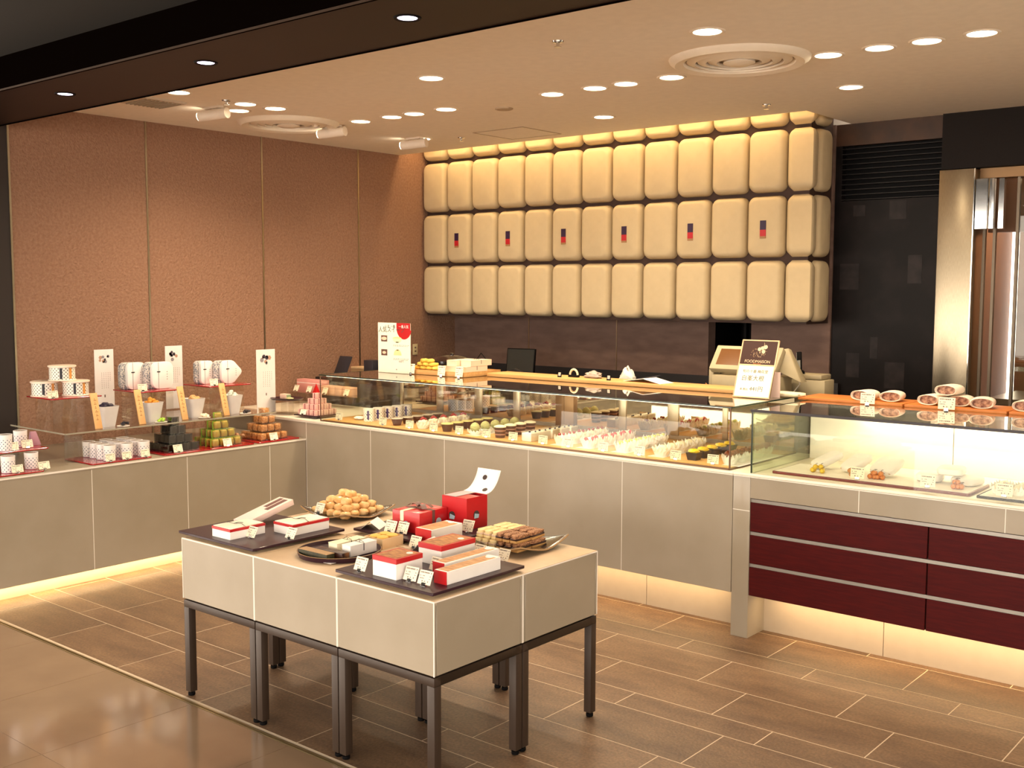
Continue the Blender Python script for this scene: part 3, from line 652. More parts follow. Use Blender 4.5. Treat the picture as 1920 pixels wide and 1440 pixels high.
def board(x0, x1, y0, y1, label, m=m_plum, z=ZTT, name='display_board', th=.010, grp='plum lacquer boards on the tables'):
    t = thing(name, label, 'board', ((x0+x1)/2, (y0+y1)/2, z), group=grp); w, d = (x1-x0)/2, (y1-y0)/2
    mk('board_top', MB().prism(rrect(-w, -d, w, d, .004, 2), .012, .012+th), m, t, bev=.0012, seg=1)
    mb = MB()
    for sx in (-1, 1):
        for sy in (-1, 1): mb.lathe([(.008, 0), (.008, .012)], 10, cx=sx*(w-.04), cy=sy*(d-.04))
    mk('feet', mb, m_clear, t); return t
# ------------------------------------------------------------------ on the display tables
board(-3.729, -3.252, 2.412, 2.862, 'plum lacquer board at the left front corner of the tables')
board(-2.802, -2.338, 2.418, 2.878, 'plum lacquer board at the nearest corner of the tables')
board(-3.24, -2.78, 2.893, 3.285, 'plum lacquer board under the red boxes at the back of the tables')
m_ivory = mat('ivory_wrap', 'efe6d6', .5, var='e2d6be', vscale=14)
def wrapbox(label, x0, x1, y0, y1, h):
    t = lidbox('gift_box', label, x0, x1, y0, y1, ZB, h, .010, m_wht, m_redp); w, d = (x1-x0)/2, (y1-y0)/2
    mb = MB(); mb.box(-w+.004, -d+.004, h, w-.004, -d*.2, h+.003); mb.box(-w+.006, -d*.18, h, w-.006, d-.004, h+.003)
    mk('wrapping_paper', mb, m_ivory, t, bev=.001, seg=1)
    mb = MB(); mb.tube([(-w, -d*.1, h+.004), (-w*.3, -d*.2, h+.005), (w*.2, d*.05, h+.005), (w, -d*.15, h+.003)], .0008, 6); mb.tube([(-.015, -.012, h+.004), (0, 0, h+.008), (.006, .016, h+.005)], .0012, 6)
    mk('string', mb, m_string, t); return t
wrapbox('small white gift box with red rim and ivory wrap at the left table corner', -3.549, -3.431, 2.443, 2.609, .040)
wrapbox('larger white gift box with red rim and ivory wrap, second from the left corner', -3.425, -3.306, 2.642, 2.828, .042)
p = P(478, 966, .69)
t = thing('cake_box', 'slim pink box with a brown window leaning behind the red rimmed gift boxes', 'cake box', (-3.60, 2.735, ZB+.0305)); t.rotation_euler = (math.radians(14), 0, math.radians(0))
mk('sleeve', MB().box(-.045, -.12, .0, .045, .12, .024), mat('pale_pink_card', 'e6ccc0', .5), t, bev=.001)
mk('window', MB().box(-.026, .02, .024, -.004, .11, .0248).box(.004, .0, .024, .028, .105, .0248), mat('brown_print', '5a2a22', .4), t)
card((-3.405, 2.515, ZB), 'cream price card before the small red rimmed gift box', 0, tilt=.5)
card((-3.275, 2.60, ZB), 'cream price card before the larger red rimmed gift box', 0, tilt=.5)
def plate(cx, cy, s, label):
    o = mk('square_plate', MB(), m_plum) if False else None
    def top(u, v):
        a, b = (u-.5)*2, (v-.5)*2; return (a*s/2*(1-.05*b*b), b*s/2*(1-.05*a*a), .006+.026*(abs(a*b))**1.3+.004*(a*a+b*b))
    mb = MB(); mb.grid(top, 30, 30)
    o = mk('square_plate', mb, mat('dark_glazed_plate', '2c221c', .15, coat=.5), smooth=True, solid=.005); o.location = (cx, cy, ZTT)
    mk('plate_foot', MB().lathe([(.06, 0), (.06, .006)], 20), MATS['dark_glazed_plate'], o)
    ring = [top(u, v) for u, v in [(i/16, 0) for i in range(16)]+[(1, i/16) for i in range(16)]+[(1-i/16, 1) for i in range(16)]+[(0, 1-i/16) for i in range(17)]]
    mk('plate_rim', MB().tube([(x, y, z+.0015) for x, y, z in ring], .0034, 6), mat('tan_rim', '9a7a54', .4), o)
    return tag(o, label, 'plate', 'square dark plates')
plate(-3.525, 3.12, .30, 'dark square plate with raised corners carrying the pile of round pastries')
plate(-2.60, 3.145, .30, 'dark square plate with raised corners carrying the nutty pastry bars')
m_bun = mat('golden_pastry', 'e4bd84', .55, var='cf9a58', vscale=35, bump=.25, bscale=60)
bun0 = mk('round_pastry', MB().blob((0, 0, .0155), (.0245, .0245, .016), 16, 9, amp=.16, fr=14, seed=3, sup=.85), m_bun, smooth=True)
mk('film_twist', MB().blob((0, 0, .027), (.012, .012, .006), 9, 5, amp=.5, fr=30, seed=9), m_film, bun0, smooth=True)
n = 0
for L, (nx, ny) in enumerate(((5, 5), (4, 4), (3, 3), (2, 1))):
    for i in range(nx):
        for j in range(ny):
            o = bun0 if n == 0 else dup(bun0)
            o.location = (-3.525+(i-(nx-1)/2)*.0465+random.uniform(-.003, .003), 3.12+(j-(ny-1)/2)*.0465+random.uniform(-.003, .003), ZTT+.009+L*.0235)
            o.rotation_euler = (random.uniform(-.1, .1), random.uniform(-.1, .1), random.uniform(0, 6)); n += 1
            tag(o, 'golden round pastry, %s layer of the pile on the left plate' % ('bottom', 'second', 'third', 'topmost')[L], 'pastry', 'round pastries in the %s layer' % ('bottom', 'second', 'third', 'topmost')[L])
card(P(597, 963, .66), 'cream price card half hidden behind the pile of round pastries', 0)
# nutty bars
m_nut = mat('nutty_crust', 'b98458', .6, var='6e4228', vscale=120, bump=.8, bscale=130); m_choc = mat('dark_chocolate', '35190f', .35); m_ec = mat('pale_sponge', 'e6cf98', .6, var='d6b67a', vscale=40, bump=.2, bscale=60)
def barp(mt, nm):
    t = thing('pastry_bar', 'x', 'pastry')
    mk('crust', MB().blob((0, 0, .0225), (.017, .045, .0085), 14, 8, amp=.2, fr=40, seed=2, sup=.6), mt, t, smooth=True)
    mk('filling', MB().box(-.0155, -.042, .010, .0155, .042, .019), m_choc if nm == 'n' else mat('pinkish_cream', 'd3b59a', .6), t, bev=.003)
    mk('biscuit', MB().box(-.016, -.043, 0, .016, .043, .0105), m_ec if nm == 'e' else mat('biscuit', 'b88a50', .6), t, bev=.003)
    KIDS[t.name] = list(t.children); return t
e0 = barp(m_ec, 'e'); n0 = barp(m_nut, 'n'); ne = nn = 0
for L in range(2):
    for i in range(3):
        for j in range(2):
            o = e0 if ne == 0 else dup(e0); ne += 1
            o.location = (-2.70+i*.036+L*.006, 3.075+j*.09+L*.01, ZTT+.010+L*.031); o.rotation_euler = (0, 0, random.uniform(-.08, .08))
            tag(o, 'pale sponge pastry bar, %s layer on the left side of the nutty plate' % ('lower', 'upper')[L], 'pastry', 'pale pastry bars, %s layer' % ('lower', 'upper')[L])
for L in range(2):
    for i in range(3):
        for j in range(2):
            o = n0 if nn == 0 else dup(n0); nn += 1
            o.location = (-2.588+i*.036-L*.008, 3.075+j*.09+L*.004, ZTT+.010+L*.031); o.rotation_euler = (0, 0, random.uniform(-.12, .12))
            tag(o, 'nut-crusted chocolate pastry bar, %s layer on the right side of the plate' % ('lower', 'upper')[L], 'pastry', 'nutty pastry bars, %s layer' % ('lower', 'upper')[L])
card((-2.49, 2.935, ZTT), 'cream price card at the foot of the nutty pastry plate', 0)
card((-2.60, 2.93, ZTT), 'cream price card between the red lidded box and the nutty plate', 0)
# round tray with cakes
TC = (-3.02, 2.63)
o = mk('round_tray', MB().lathe([(.001, .004), (.13, .004), (.145, .007), (.152, .02), (.156, .02), (.150, .002), (.13, 0), (.001, 0)], 48, cap=False), m_plum, smooth=True, loc=(TC[0], TC[1], ZTT))
mk('tray_rim', MB().lathe([(.1525, .0195), (.154, .0212), (.156, .0195)], 48, cap=False), mat('tan_rim', '9a7a54', .4), o, smooth=True)
tag(o, 'round black lacquer tray with two loaf cakes and white boxes', 'tray')
m_green = mat('dark_green_cake', '2a2812', .6, var='3a3418', vscale=60, bump=.2); 
t = thing('loaf_cake', 'dark green loaf cake with tan top at the front of the round tray', 'cake', (-3.02, 2.52, ZTT+.006))
mk('loaf_body', MB().box(-.078, -.018, 0, .078, .018, .026), m_green, t, bev=.002); mk('loaf_top', MB().box(-.078, -.018, .026, .078, .018, .028), mat('tan_cake_top', 'a8845a', .6), t)
t = thing('loaf_cake', 'chocolate loaf cake with marbled cut end, behind the green loaf', 'cake', (-2.985, 2.563, ZTT+.006))
mk('loaf_body', MB().box(-.078, -.017, 0, .072, .017, .028), m_choc, t, bev=.002); mk('cut_end', MB().box(.072, -.0165, .001, .075, .0165, .027), mat('marbled_crumb', '8a5c34', .7, var='2a120a', vscale=50), t)
tag(mk('paper_sheet', MB().box(-.09, -.05, 0, .085, .04, .0008), m_wht, loc=(-3.0, 2.545, ZTT+.005)), 'white paper sheet under the loaf cakes on the round tray', 'paper')
lidbox('cake_box', 'white box tied with black string, right one on the round tray', -2.978, -2.930, 2.603, 2.735, ZTT+.006, .042, .001, m_wht, m_wht, string=1, group='white tied boxes')
lidbox('cake_box', 'white box tied with black string, left one on the round tray', -3.05, -3.000, 2.60, 2.745, ZTT+.006, .040, .001, m_cream, m_cream, string=1, group='white tied boxes')
t = thing('cookie_box', 'open peach box holding yellow round cookies behind the round tray', 'cake box', (-3.0, 2.835, ZTT))
mk('box_base', MB().box(-.05, -.055, 0, .05, .055, .002).box(-.05, -.055, .002, -.048, .055, .038).box(.048, -.055, .002, .05, .055, .038).box(-.048, -.055, .002, .048, -.053, .038).box(-.048, .053, .002, .048, .055, .038), mat('peach_card', 'e8c89c', .5), t)
for k in range(4): mk('cookie', MB().blob((-.02+.04*(k % 2), -.025+.05*(k//2), .036), (.022, .024, .009), 14, 7), mat('yellow_cookie', 'e0b050', .6), t, smooth=True)
# red boxes at the back
m_hole = mat('pale_blue_card', 'a9c0cc', .5)
t = thing('gift_box', 'red gift box with a grey brown ribbon bow and cream label strip', 'gift box', (-3.03, 3.062, ZB)); t.rotation_euler = (0, 0, .05)
mk('box_base', MB().box(-.072, -.083, 0, .072, .083, .082), m_redp, t, bev=.001)
mk('label_strip', MB().box(-.030, -.0838, .042, -.012, -.083, .0828).box(-.030, -.083, .082, -.012, -.01, .0828), m_cream, t)
mk('round_cutout', MB().prism([(x, y) for x, y in circ(0, 0, .016, 24)], 0, .001), m_hole, t, loc=(.0, -.083, .028), rot=(PI/2, 0, 0)); mk('round_cutout', MB().prism(circ(0, 0, .016, 24), 0, .001), m_hole, t, loc=(.0725, .03, .032), rot=(PI/2, 0, PI/2))
mb = MB(); mb.box(-.0728, -.008, .0, .0728, .008, .0832)
for s, a in ((1, .3), (-1, .25), (1, -.5), (-1, -.4)):
    mb.T = Matrix.Translation((0, 0, .085)) @ Matrix.Rotation(a, 4, 'Z'); mb.grid(lambda u, v, s=s: (s*u*.055, (v-.5)*.022, .004+.014*math.sin(u*PI)), 8, 1)
mb.T = Matrix.Identity(4); mk('ribbon', mb, mat('taupe_ribbon', '6a4a44', .35), t, solid=.0008)
t = thing('gift_box', 'tall red box with its white spotted lid curling open', 'gift box', (-2.927, 3.215, ZB))
mk('box_base', MB().box(-.067, -.062, 0, .067, .062, .002).box(-.067, -.062, .002, -.065, .062, .127).box(.065, -.062, .002, .067, .062, .127).box(-.065, -.062, .002, .065, -.060, .127).box(-.065, .060, .002, .065, .062, .127).box(-.066, -.06, .121, .066, .02, .1265), m_redp, t)
mk('inner_card', MB().box(-.060, -.058, .1275, .004, .058, .128), mat('grey_card', 'a9a2a4', .5), t)
mb = MB()
def lidf(u, v): a = u*1.15; return (-.062+.124*v, .062+.105*math.sin(a)*.95, .127+.115*(1-math.cos(a))*1.25)
mb.grid(lidf, 14, 4); mk('open_lid', mb, m_wht, t, smooth=True, solid=.002)
for u, v in ((.28, .72), (.75, .42)):
    c = lidf(u, v); c2 = lidf(u+.02, v); d = (Vector(c2)-Vector(c)).normalized(); nrm = Vector((1, 0, 0)).cross(d)
    b = MB(); b.add([tuple(Vector(c)+nrm*.0045*k+Vector((1, 0, 0))*.011*math.cos(q)+d*.011*math.sin(q)) for k in (-1, 1) for q in [2*PI*i/16 for i in range(16)]], [tuple(range(15, -1, -1)), tuple(range(16, 32))]+[(i, (i+1) % 16, 16+(i+1) % 16, 16+i) for i in range(16)])
    mk('lid_hole', b, mat('dark_hole', '3a2a26', .6), t)
for loc, r in (((-.012, -.0622, .05), (PI/2, 0, 0)), ((.0672, -.005, .055), (PI/2, 0, PI/2))):
    mk('round_cutout', MB().prism(circ(0, 0, .017, 24), 0, .001), MATS['dark_hole'], t, loc=loc, rot=r); mk('blue_tab', MB().prism([(-.014, -.014), (.012, -.014), (.016, .0), (-.010, .006)], .001, .0015), m_hole, t, loc=loc, rot=r)
# boxes at the near corner
lidbox('gift_box', 'square white box with red lid and picture window at the nearest corner', -2.65, -2.535, 2.45, 2.575, ZB, .070, .017, m_wht, m_redp, window=m_gold, group='red lidded boxes')
lidbox('gift_box', 'oblong white box with red lid and picture window behind the square one', -2.66, -2.548, 2.678, 2.856, ZB, .070, .018, m_wht, m_redp, window=m_gold, group='red lidded boxes')
def longbox(label, x0, x1, y0, y1, h, z=ZB):
    t = thing('gift_box', label, 'gift box', ((x0+x1)/2, (y0+y1)/2, z), group='long white boxes with red ends'); w, d = (x1-x0)/2, (y1-y0)/2
    mk('box_base', MB().box(-w, -d+.002, 0, w, d, h), m_wht, t, bev=.0008, seg=1); mk('red_end', MB().box(-w, -d, 0, w, -d+.002, h), m_redp, t)
    mk('window', MB().box(-w+.004, -d+.012, h, w-.004, d-.02, h+.0006).lathe([(.014, h+.0006), (.013, h+.0015)], 16, 1, cx=0, cy=d*.8), [mat('pale_gold_print', 'd0a070', .35, var='b07848', vscale=20, stretch=(1, 3, 1)), m_wht], t)
longbox('long slim white box with red end along the right edge of the near board', -2.426, -2.370, 2.515, 2.785, .043)
longbox('long slim white box with red end, second from the board edge', -2.495, -2.442, 2.58, 2.862, .047)
longbox('shorter white box with red end before the tall red box', -2.895, -2.812, 2.90, 3.075, .050)
def leaflet(label, p, w, d, rz, hgt):
    mb = MB(); mb.grid(lambda u, v: ((u-.5)*w, (v-.5)*d, hgt*(1-abs(u-.5)*2)), 4, 2)
    return tag(mk('folded_leaflet', mb, m_wht, loc=p, rot=(0, 0, rz), solid=.0006), label, 'leaflet')
leaflet('white folded leaflet standing between the red boxes and the red lidded boxes', (-2.735, 2.80, ZB+.001), .09, .12, .3, .045)
leaflet('pinkish white folded leaflet left of the ribboned red box', (-3.19, 2.96, ZB+.001), .08, .10, .5, .03)
for p, w in (((-3.01, 2.938, ZB), 'in front of the ribboned red box'), ((-3.065, 2.925, ZB), 'left of the ribboned red box'), ((-2.84, 3.13, ZB), 'before the tall open red box'), ((-2.87, 2.865, ZTT), 'beside the yellow cookie box'), ((-2.715, 2.45, ZB), 'at the left corner of the near board'), ((-2.495, 2.47, ZB), 'left of the two before the long boxes'), ((-2.425, 2.465, ZB), 'right of the two before the long boxes'), ((-2.52, 2.615, ZB), 'behind the square red lidded box')):
    card(p, 'cream price card '+w, random.uniform(-.06, .06), w=.056, h=.046)
# ------------------------------------------------------------------ left counter goods
ZL = ZLC
m_redt = mat('red_lacquer', '9a0c16', .2, coat=.4)
def dots_mat(name='dotted_cup', k=11, zk=100, base='efeae6', dot='4c5a70', thr=.62, top=None):
    m = bpy.data.materials.new(name); m.use_nodes = True; nt = m.node_tree; b = nt.nodes['Principled BSDF']; N = nt.nodes.new; Lk = nt.links.new
    tc = N('ShaderNodeTexCoord'); sx = N('ShaderNodeSeparateXYZ'); Lk(tc.outputs['Object'], sx.inputs[0])
    at = N('ShaderNodeMath'); at.operation = 'ARCTAN2'; Lk(sx.outputs[1], at.inputs[0]); Lk(sx.outputs[0], at.inputs[1])
    def M_(op, a, bv=None):
        q = N('ShaderNodeMath'); q.operation = op; Lk(a, q.inputs[0])
        if bv is not None:
            if isinstance(bv, (int, float)): q.inputs[1].default_value = bv
            else: Lk(bv, q.inputs[1])
        return q.outputs[0]
    u = M_('COSINE', M_('MULTIPLY', at.outputs[0], k)); v = M_('COSINE', M_('MULTIPLY', sx.outputs[2], zk*2*PI/2))
    pr = M_('MULTIPLY', u, v); g = M_('GREATER_THAN', pr, thr)
    if top: g = M_('MULTIPLY', g, M_('LESS_THAN', sx.outputs[2], top))
    mx = N('ShaderNodeMix'); mx.data_type = 'RGBA'; mx.inputs[6].default_value = lin(base); mx.inputs[7].default_value = lin(dot); Lk(g, mx.inputs[0]); Lk(mx.outputs[2], b.inputs['Base Color'])
    b.inputs['Roughness'].default_value = .35; MATS[name] = m; return m
m_dot = dots_mat(top=.062, dot='44546c'); m_dot2 = dots_mat('dotted_tin', 22, 100, 'ece4d8', '6a6a60', .35)
def redtray(x0, x1, y0, y1, z, label, grp='red lacquer trays'):
    w, d = (x1-x0)/2, (y1-y0)/2; t = thing('red_tray', label, 'tray', ((x0+x1)/2, (y0+y1)/2, z), group=grp)
    mk('tray_board', MB().prism(rrect(-w, -d, w, d, .012), .001, .008), m_redt, t, bev=.0015, seg=1)
    mk('feet', MB().box(-w+.02, -d+.02, 0, -w+.03, d-.02, .002).box(w-.03, -d+.02, 0, w-.02, d-.02, .002), m_clear, t); return t
cup0 = thing('dotted_cup', 'x', 'cup')
mk('cup_body', MB().lathe([(.031, 0), (.033, .006), (.035, .085), (.0355, .088), (.034, .088), (.0335, .082), (.002, .082)], 28), m_dot, cup0, smooth=True)
mk('base_band', MB().lathe([(.0315, .0), (.0325, .006), (.0325, .008)], 28), mat('mauve_band', '8a5064', .5), cup0, smooth=True)
mk('lid_film', MB().lathe([(.0335, .0865), (.001, .0868)], 24), mat('silver_lid', 'cfc6bc', .25, .6), cup0)
KIDS[cup0.name] = list(cup0.children); ncup = 0
def cup(p, label, group):
    global ncup
    o = cup0 if ncup == 0 else dup(cup0); ncup += 1; o.location = p; o.rotation_euler = (0, 0, random.uniform(0, 6)); return tag(o, label, 'cup', group)
# front left pair of trays
redtray(-5.80, -5.50, 2.42, 2.77, ZL, 'red lacquer tray on the counter at the left picture edge')
TY1 = PX(-5.57, 15, 870).y; TY2 = PX(-5.57, 64, 870).y
cup((-5.57, TY1, ZL+.008), 'dotted white cup nearest the left picture edge on the lower red tray', 'cups on the lower red tray'); cup((-5.60, TY2, ZL+.008), 'dotted white cup at the right of the lower red tray', 'cups on the lower red tray')
card((-5.515, PX(-5.52, 33, 880).y, ZL+.008), 'cream price card before the left cup of the lower red tray', PI/2, w=.06, h=.04, tilt=.3)
card((-5.515, PX(-5.52, 83, 875).y, ZL+.008), 'cream price card before the right cup of the lower red tray', PI/2, w=.06, h=.04, tilt=.3)
zz = ZL+.098
t = thing('acrylic_stand', 'small clear acrylic stand lifting the upper red tray at the left edge', 'stand', (-5.72, 2.55, ZL+.009))
mk('stand_walls', MB().box(-.055, -.12, 0, -.052, .15, .088).box(.052, -.12, 0, .055, .15, .088), m_acr, t); mk('stand_top', MB().box(-.055, -.12, .088, .055, .15, .091), m_acr, t)
redtray(-5.83, -5.62, 2.43, 2.86, zz+.0025, 'upper red lacquer tray at the left picture edge')
cup((-5.66, PX(-5.66, 10, 830).y, zz+.0105), 'dotted white cup on the upper red tray at the picture edge', 'cups on the upper red tray'); cup((-5.76, PX(-5.76, 38, 815).y, zz+.0105), 'dotted white cup at the back of the upper red tray', 'cups on the upper red tray')
tag(mk('gift_pouch', MB().add([(-.02, -.03, 0), (.02, -.03, 0), (.02, .03, 0), (-.02, .03, 0), (-.012, -.02, .075), (.0, -.02, .075), (.0, .012, .075), (-.012, .012, .075)], [(0, 3, 2, 1), (4, 5, 6, 7), (0, 1, 5, 4), (1, 2, 6, 5), (2, 3, 7, 6), (3, 0, 4, 7)]), mat('mauve_dotted', 'a87888', .4), loc=(-5.76, PX(-5.76, 64, 815).y, zz+.0105), bev=.003), 'mauve wedge-shaped pouch beside the cups on the upper tray', 'pouch')
card((-5.635, PX(-5.635, 25, 838).y, zz+.0105), 'cream price card at the front of the upper red tray', PI/2, w=.06, h=.042, tilt=.3)
card((-5.67, PX(-5.67, 52, 828).y, zz+.0105), 'cream price card before the rear cup of the upper red tray', PI/2, w=.06, h=.042, tilt=.3)
# the long clear riser
zs = .832
t = thing('acrylic_riser', 'long clear acrylic riser shelf standing on the left counter', 'shelf', (-5.9, 3.6, ZL))
mk('riser_top', MB().box(-6.22, 2.94, zs-.008, -5.60, 4.36, zs), m_acr, t, world=True)
mk('riser_edge', MB().box(-5.5995, 2.94, zs-.008, -5.597, 4.36, zs).box(-6.22, 2.9375, zs-.008, -5.60, 2.9395, zs), mat('bright_acrylic_edge', '9c9480', .1, spec=1), t, world=True)
for y in (2.96, 3.44, 3.90, 4.34): mk('riser_leg', MB().box(-5.64 if y < 3 else -5.84, y-.004, ZL, -5.62 if y < 3 else -5.82, y+.004, zs-.008).box(-6.2, y-.004, ZL, -6.18, y+.004, zs-.008), m_acr, t, world=True)
t = thing('acrylic_block', 'clear acrylic box under the front end of the riser shelf', 'stand', (-5.72, 3.0, ZL)); mk('block', MB().box(-.05, .02, 0, .05, .08, .15).box(-.044, .026, .006, .044, .074, .144), m_acr, t)
# dotted cup group
redtray(-5.80, -5.495, 3.035, 3.40, ZL, 'red lacquer tray under the block of dotted cups')
cy0 = PX(-5.54, 205, 850).y
for j in range(3):
    for i in range(4):
        cup((-5.54-i*.073, cy0+j*.105, ZL+.008), 'dotted white cup, %s column and %s row of the block on the counter' % (('left', 'middle', 'right')[j], ('front', 'second', 'third', 'back')[i]), 'dotted cups in a block')
for k, px in enumerate((207, 238, 273)): card((-5.497, PX(-5.50, px, 862).y, ZL+.008), 'cream price card before the %s column of dotted cups' % ('left', 'middle', 'right')[k], PI/2, w=.055, h=.04, tilt=.2)
# pyramids of little clear boxes
def cubebox(name, mcon, mshell, ribbon=None, seed=0, s=.051):
    t = thing(name, 'x', 'sweet box'); h = s*.5
    mb = MB(); rnd = random.Random(seed)
    mb.blob((0, 0, h*.92), (h*.90, h*.90, h*.86), 16, 10, amp=.25, fr=60, seed=seed, sup=.45)
    for k in range(5): mb.blob((rnd.uniform(-.5, .5)*h, rnd.uniform(-.5, .5)*h, 1.55*h), (h*.3, h*.3, h*.25), 7, 5, amp=.3, fr=20, seed=k)
    mk('sweets', mb, mcon, t, smooth=True)
    mk('clear_box', MB().box(-h, -h, 0, h, h, s*.94), mshell, t)
    if ribbon: mk('ribbon', MB().box(-h*.15, -h-.0008, 0, h*.15, h+.0008, s*.945), ribbon, t)
    KIDS[t.name] = list(t.children); return t
def pyramid(src, cx, cy, z, s, label, group, n=4, rot=0):
    k = 0
    for L in range(n):
        m_ = n-L
        for i in range(m_):
            for j in range(m_):
                o = src if k == 0 else dup(src); k += 1
                o.location = (cx+(i-(m_-1)/2)*s*1.02, cy+(j-(m_-1)/2)*s*1.02, z+L*s*.955)
                w = ('bottom', 'second', 'third', 'topmost')[L]
                tag(o, label % w, 'sweet box', group+', %s layer' % w)
shell_d = glassmat('smoky_shell', 'b8b4a8', .14); shell_c = glassmat('clear_shell', 'f6efe0', .14)
ps = [('black_sweet_box', mat('black_sweets', '1c1a1c', .3, var='2c2a22', vscale=30), shell_d, None, 326, 'black', 'clear box of black sweets, %s layer of the black pyramid'),
      ('green_sweet_box', mat('green_gold_sweets', 'c09a48', .4, var='b8b050', vscale=40), shell_c, mat('lime_ribbon', '8fb83c', .4), 409, 'green', 'clear box of golden sweets with lime ribbon, %s layer of the middle pyramid'),
      ('orange_sweet_box', mat('orange_sweets', 'c07838', .35, var='e0b080', vscale=90), shell_c, None, 497, 'orange', 'clear box of orange sweets, %s layer of the orange pyramid')]
for nm, mc_, sh, rb, px, g, lb in ps:
    cy = PX(-5.63, px, 830).y
    redtray(-5.77, -5.49, cy-.15, cy+.17, ZL, 'red lacquer tray under the %s pyramid of sweet boxes' % g)
    pyramid(cubebox(nm, mc_, sh, rb, seed=px), -5.635, cy, ZL+.008, .052, lb, g+' sweet boxes')
for px, w in ((335, 'black'), (428, 'middle green'), (515, 'orange')):
    card((-5.50, PX(-5.50, px, 845).y, ZL+.008), 'cream price card before the %s pyramid' % w, PI/2, w=.06, h=.045, tilt=.3)
# loose wrapped sweets between the pyramids
mb = MB(); rnd = random.Random(5)
for k in range(9): mb.blob((rnd.uniform(-.03, .03), rnd.uniform(-.03, .03), .012+rnd.random()*.02), (.014, .014, .011), 8, 5, amp=.4, fr=20, seed=k)
for px, w in ((372, 'black and middle'), (450, 'middle and orange')):
    o = mk('sweets_heap', mb, mat('peach_sweets', 'c98a5c', .4, var='e0b890', vscale=60), loc=(-5.74, PX(-5.74, px, 830).y, ZL), smooth=True); tag(o, 'small heap of peach wrapped sweets behind, between the %s pyramids' % w, 'sweets', kind='stuff')
# pots with sweets and leaning wooden signs
m_pot = mat('white_porcelain', 'd9d2cc', .25, coat=.3); m_plank = mat('pale_plank', 'dcae74', .5, var='cf9c62', vscale=10, stretch=(12, 1, 1))
sw = [('dark purple', '241a30'), ('orange', 'd08a28'), ('tan', 'c89a64'), ('speckled white', 'c8ccc0')]
potpx = [(205, 799), (289, 790), (368, 783), (439, 772)]
for k, (px, py) in enumerate(potpx):
    b = P(px, py, zs); b.x = -5.715+.0; b.y = PX(-5.70, px, py).y
    t = thing('tapered_pot', 'white tapered porcelain pot heaped with %s sweets' % sw[k][0], 'pot', (-5.725, b.y, zs), .0, 'white tapered pots on the riser')
    def ringp(h_, z): return [(x, y, z) for x, y in rrect(-h_, -h_, h_, h_, h_*.35, 4)]
    r0, r1, r2, r3 = ringp(.036, 0), ringp(.056, .118), ringp(.051, .118), ringp(.046, .10); n_ = len(r0)
    vs = r0+r1+r2+r3; fs = [tuple(range(n_-1, -1, -1)), tuple(range(3*n_, 4*n_))]
    for q in range(3): fs += [(q*n_+i, q*n_+(i+1) % n_, (q+1)*n_+(i+1) % n_, (q+1)*n_+i) for i in range(n_)]
    mk('pot_body', MB().add(vs, fs), m_pot, t, smooth=True)
    mb = MB(); rnd = random.Random(k)
    for q in range(16):
        a = rnd.uniform(0, 6.28); r = rnd.uniform(0, .032); mb.blob((r*math.cos(a), r*math.sin(a), .112+(.035-r)*.9*rnd.random()), (.015, .014, .011), 8, 6, amp=.4, fr=20, seed=q)
    tag(mk('sweets_heap', mb, mat('sweets_%d' % k, sw[k][1], .45, bump=.2), loc=(-5.725, b.y, zs), smooth=True), '%s sweets piled in the white tapered pot, %s from the left' % (sw[k][0], ORD[k]), 'sweets', kind='stuff')
    q = (183, 265, 345, 423)[k]
    yy = PX(-5.66, q, 800).y
    pk = mk('wooden_sign', MB().box(-.004, -.021, 0, .004, .021, .205), m_plank, loc=(-5.645, yy, zs+.001), rot=(0, math.radians(-15), 0), bev=.001)
    mb = MB()
    for r in range(6): mb.box(.004, -.008+.002*(r % 2), .05+r*.022, .0044, .004+.003*(r % 3), .054+r*.022); mb.box(.004, -.002, .056+r*.022, .0044, .001, .064+r*.022)
    mk('brush_lettering', mb, mat('faint_brush_ink', '9a6a3c', .6), pk)
    tag(pk, 'pale wooden sign plank leaning on the %s tapered pot from the left' % ORD[k], 'sign', 'wooden planks leaning on the pots')
# samples on the shelf
m_plw = mat('small_white_dish', 'e8e2d8', .3)
for px, py, c, w in ((231, 797, '1a1620', 'dark sweets right of the first pot'), (302, 789, '9cc23c', 'lime green wrapped sweets right of the second pot'), (383, 777, 'e8d8bc', 'white sweets right of the third pot'), (460, 769, '2a2428', 'dark sweets right of the fourth pot')):
    y = PX(-5.65, px, py).y; t = thing('sample_dish', 'small flat dish of '+w, 'dish', (-5.65, y, zs), group='sample dishes on the riser')
    mk('dish', MB().lathe([(.02, 0), (.036, .003), (.036, .005), (.001, .004)], 20), m_plw, t, smooth=True)
    mb = MB(); rnd = random.Random(px)
    for q in range(7): mb.blob((rnd.uniform(-.02, .02), rnd.uniform(-.02, .02), .011+rnd.random()*.01), (.011, .010, .008), 8, 5, amp=.5, fr=24, seed=q)
    mk('sweets', mb, mat('sample_'+c, c, .4), t, smooth=True)
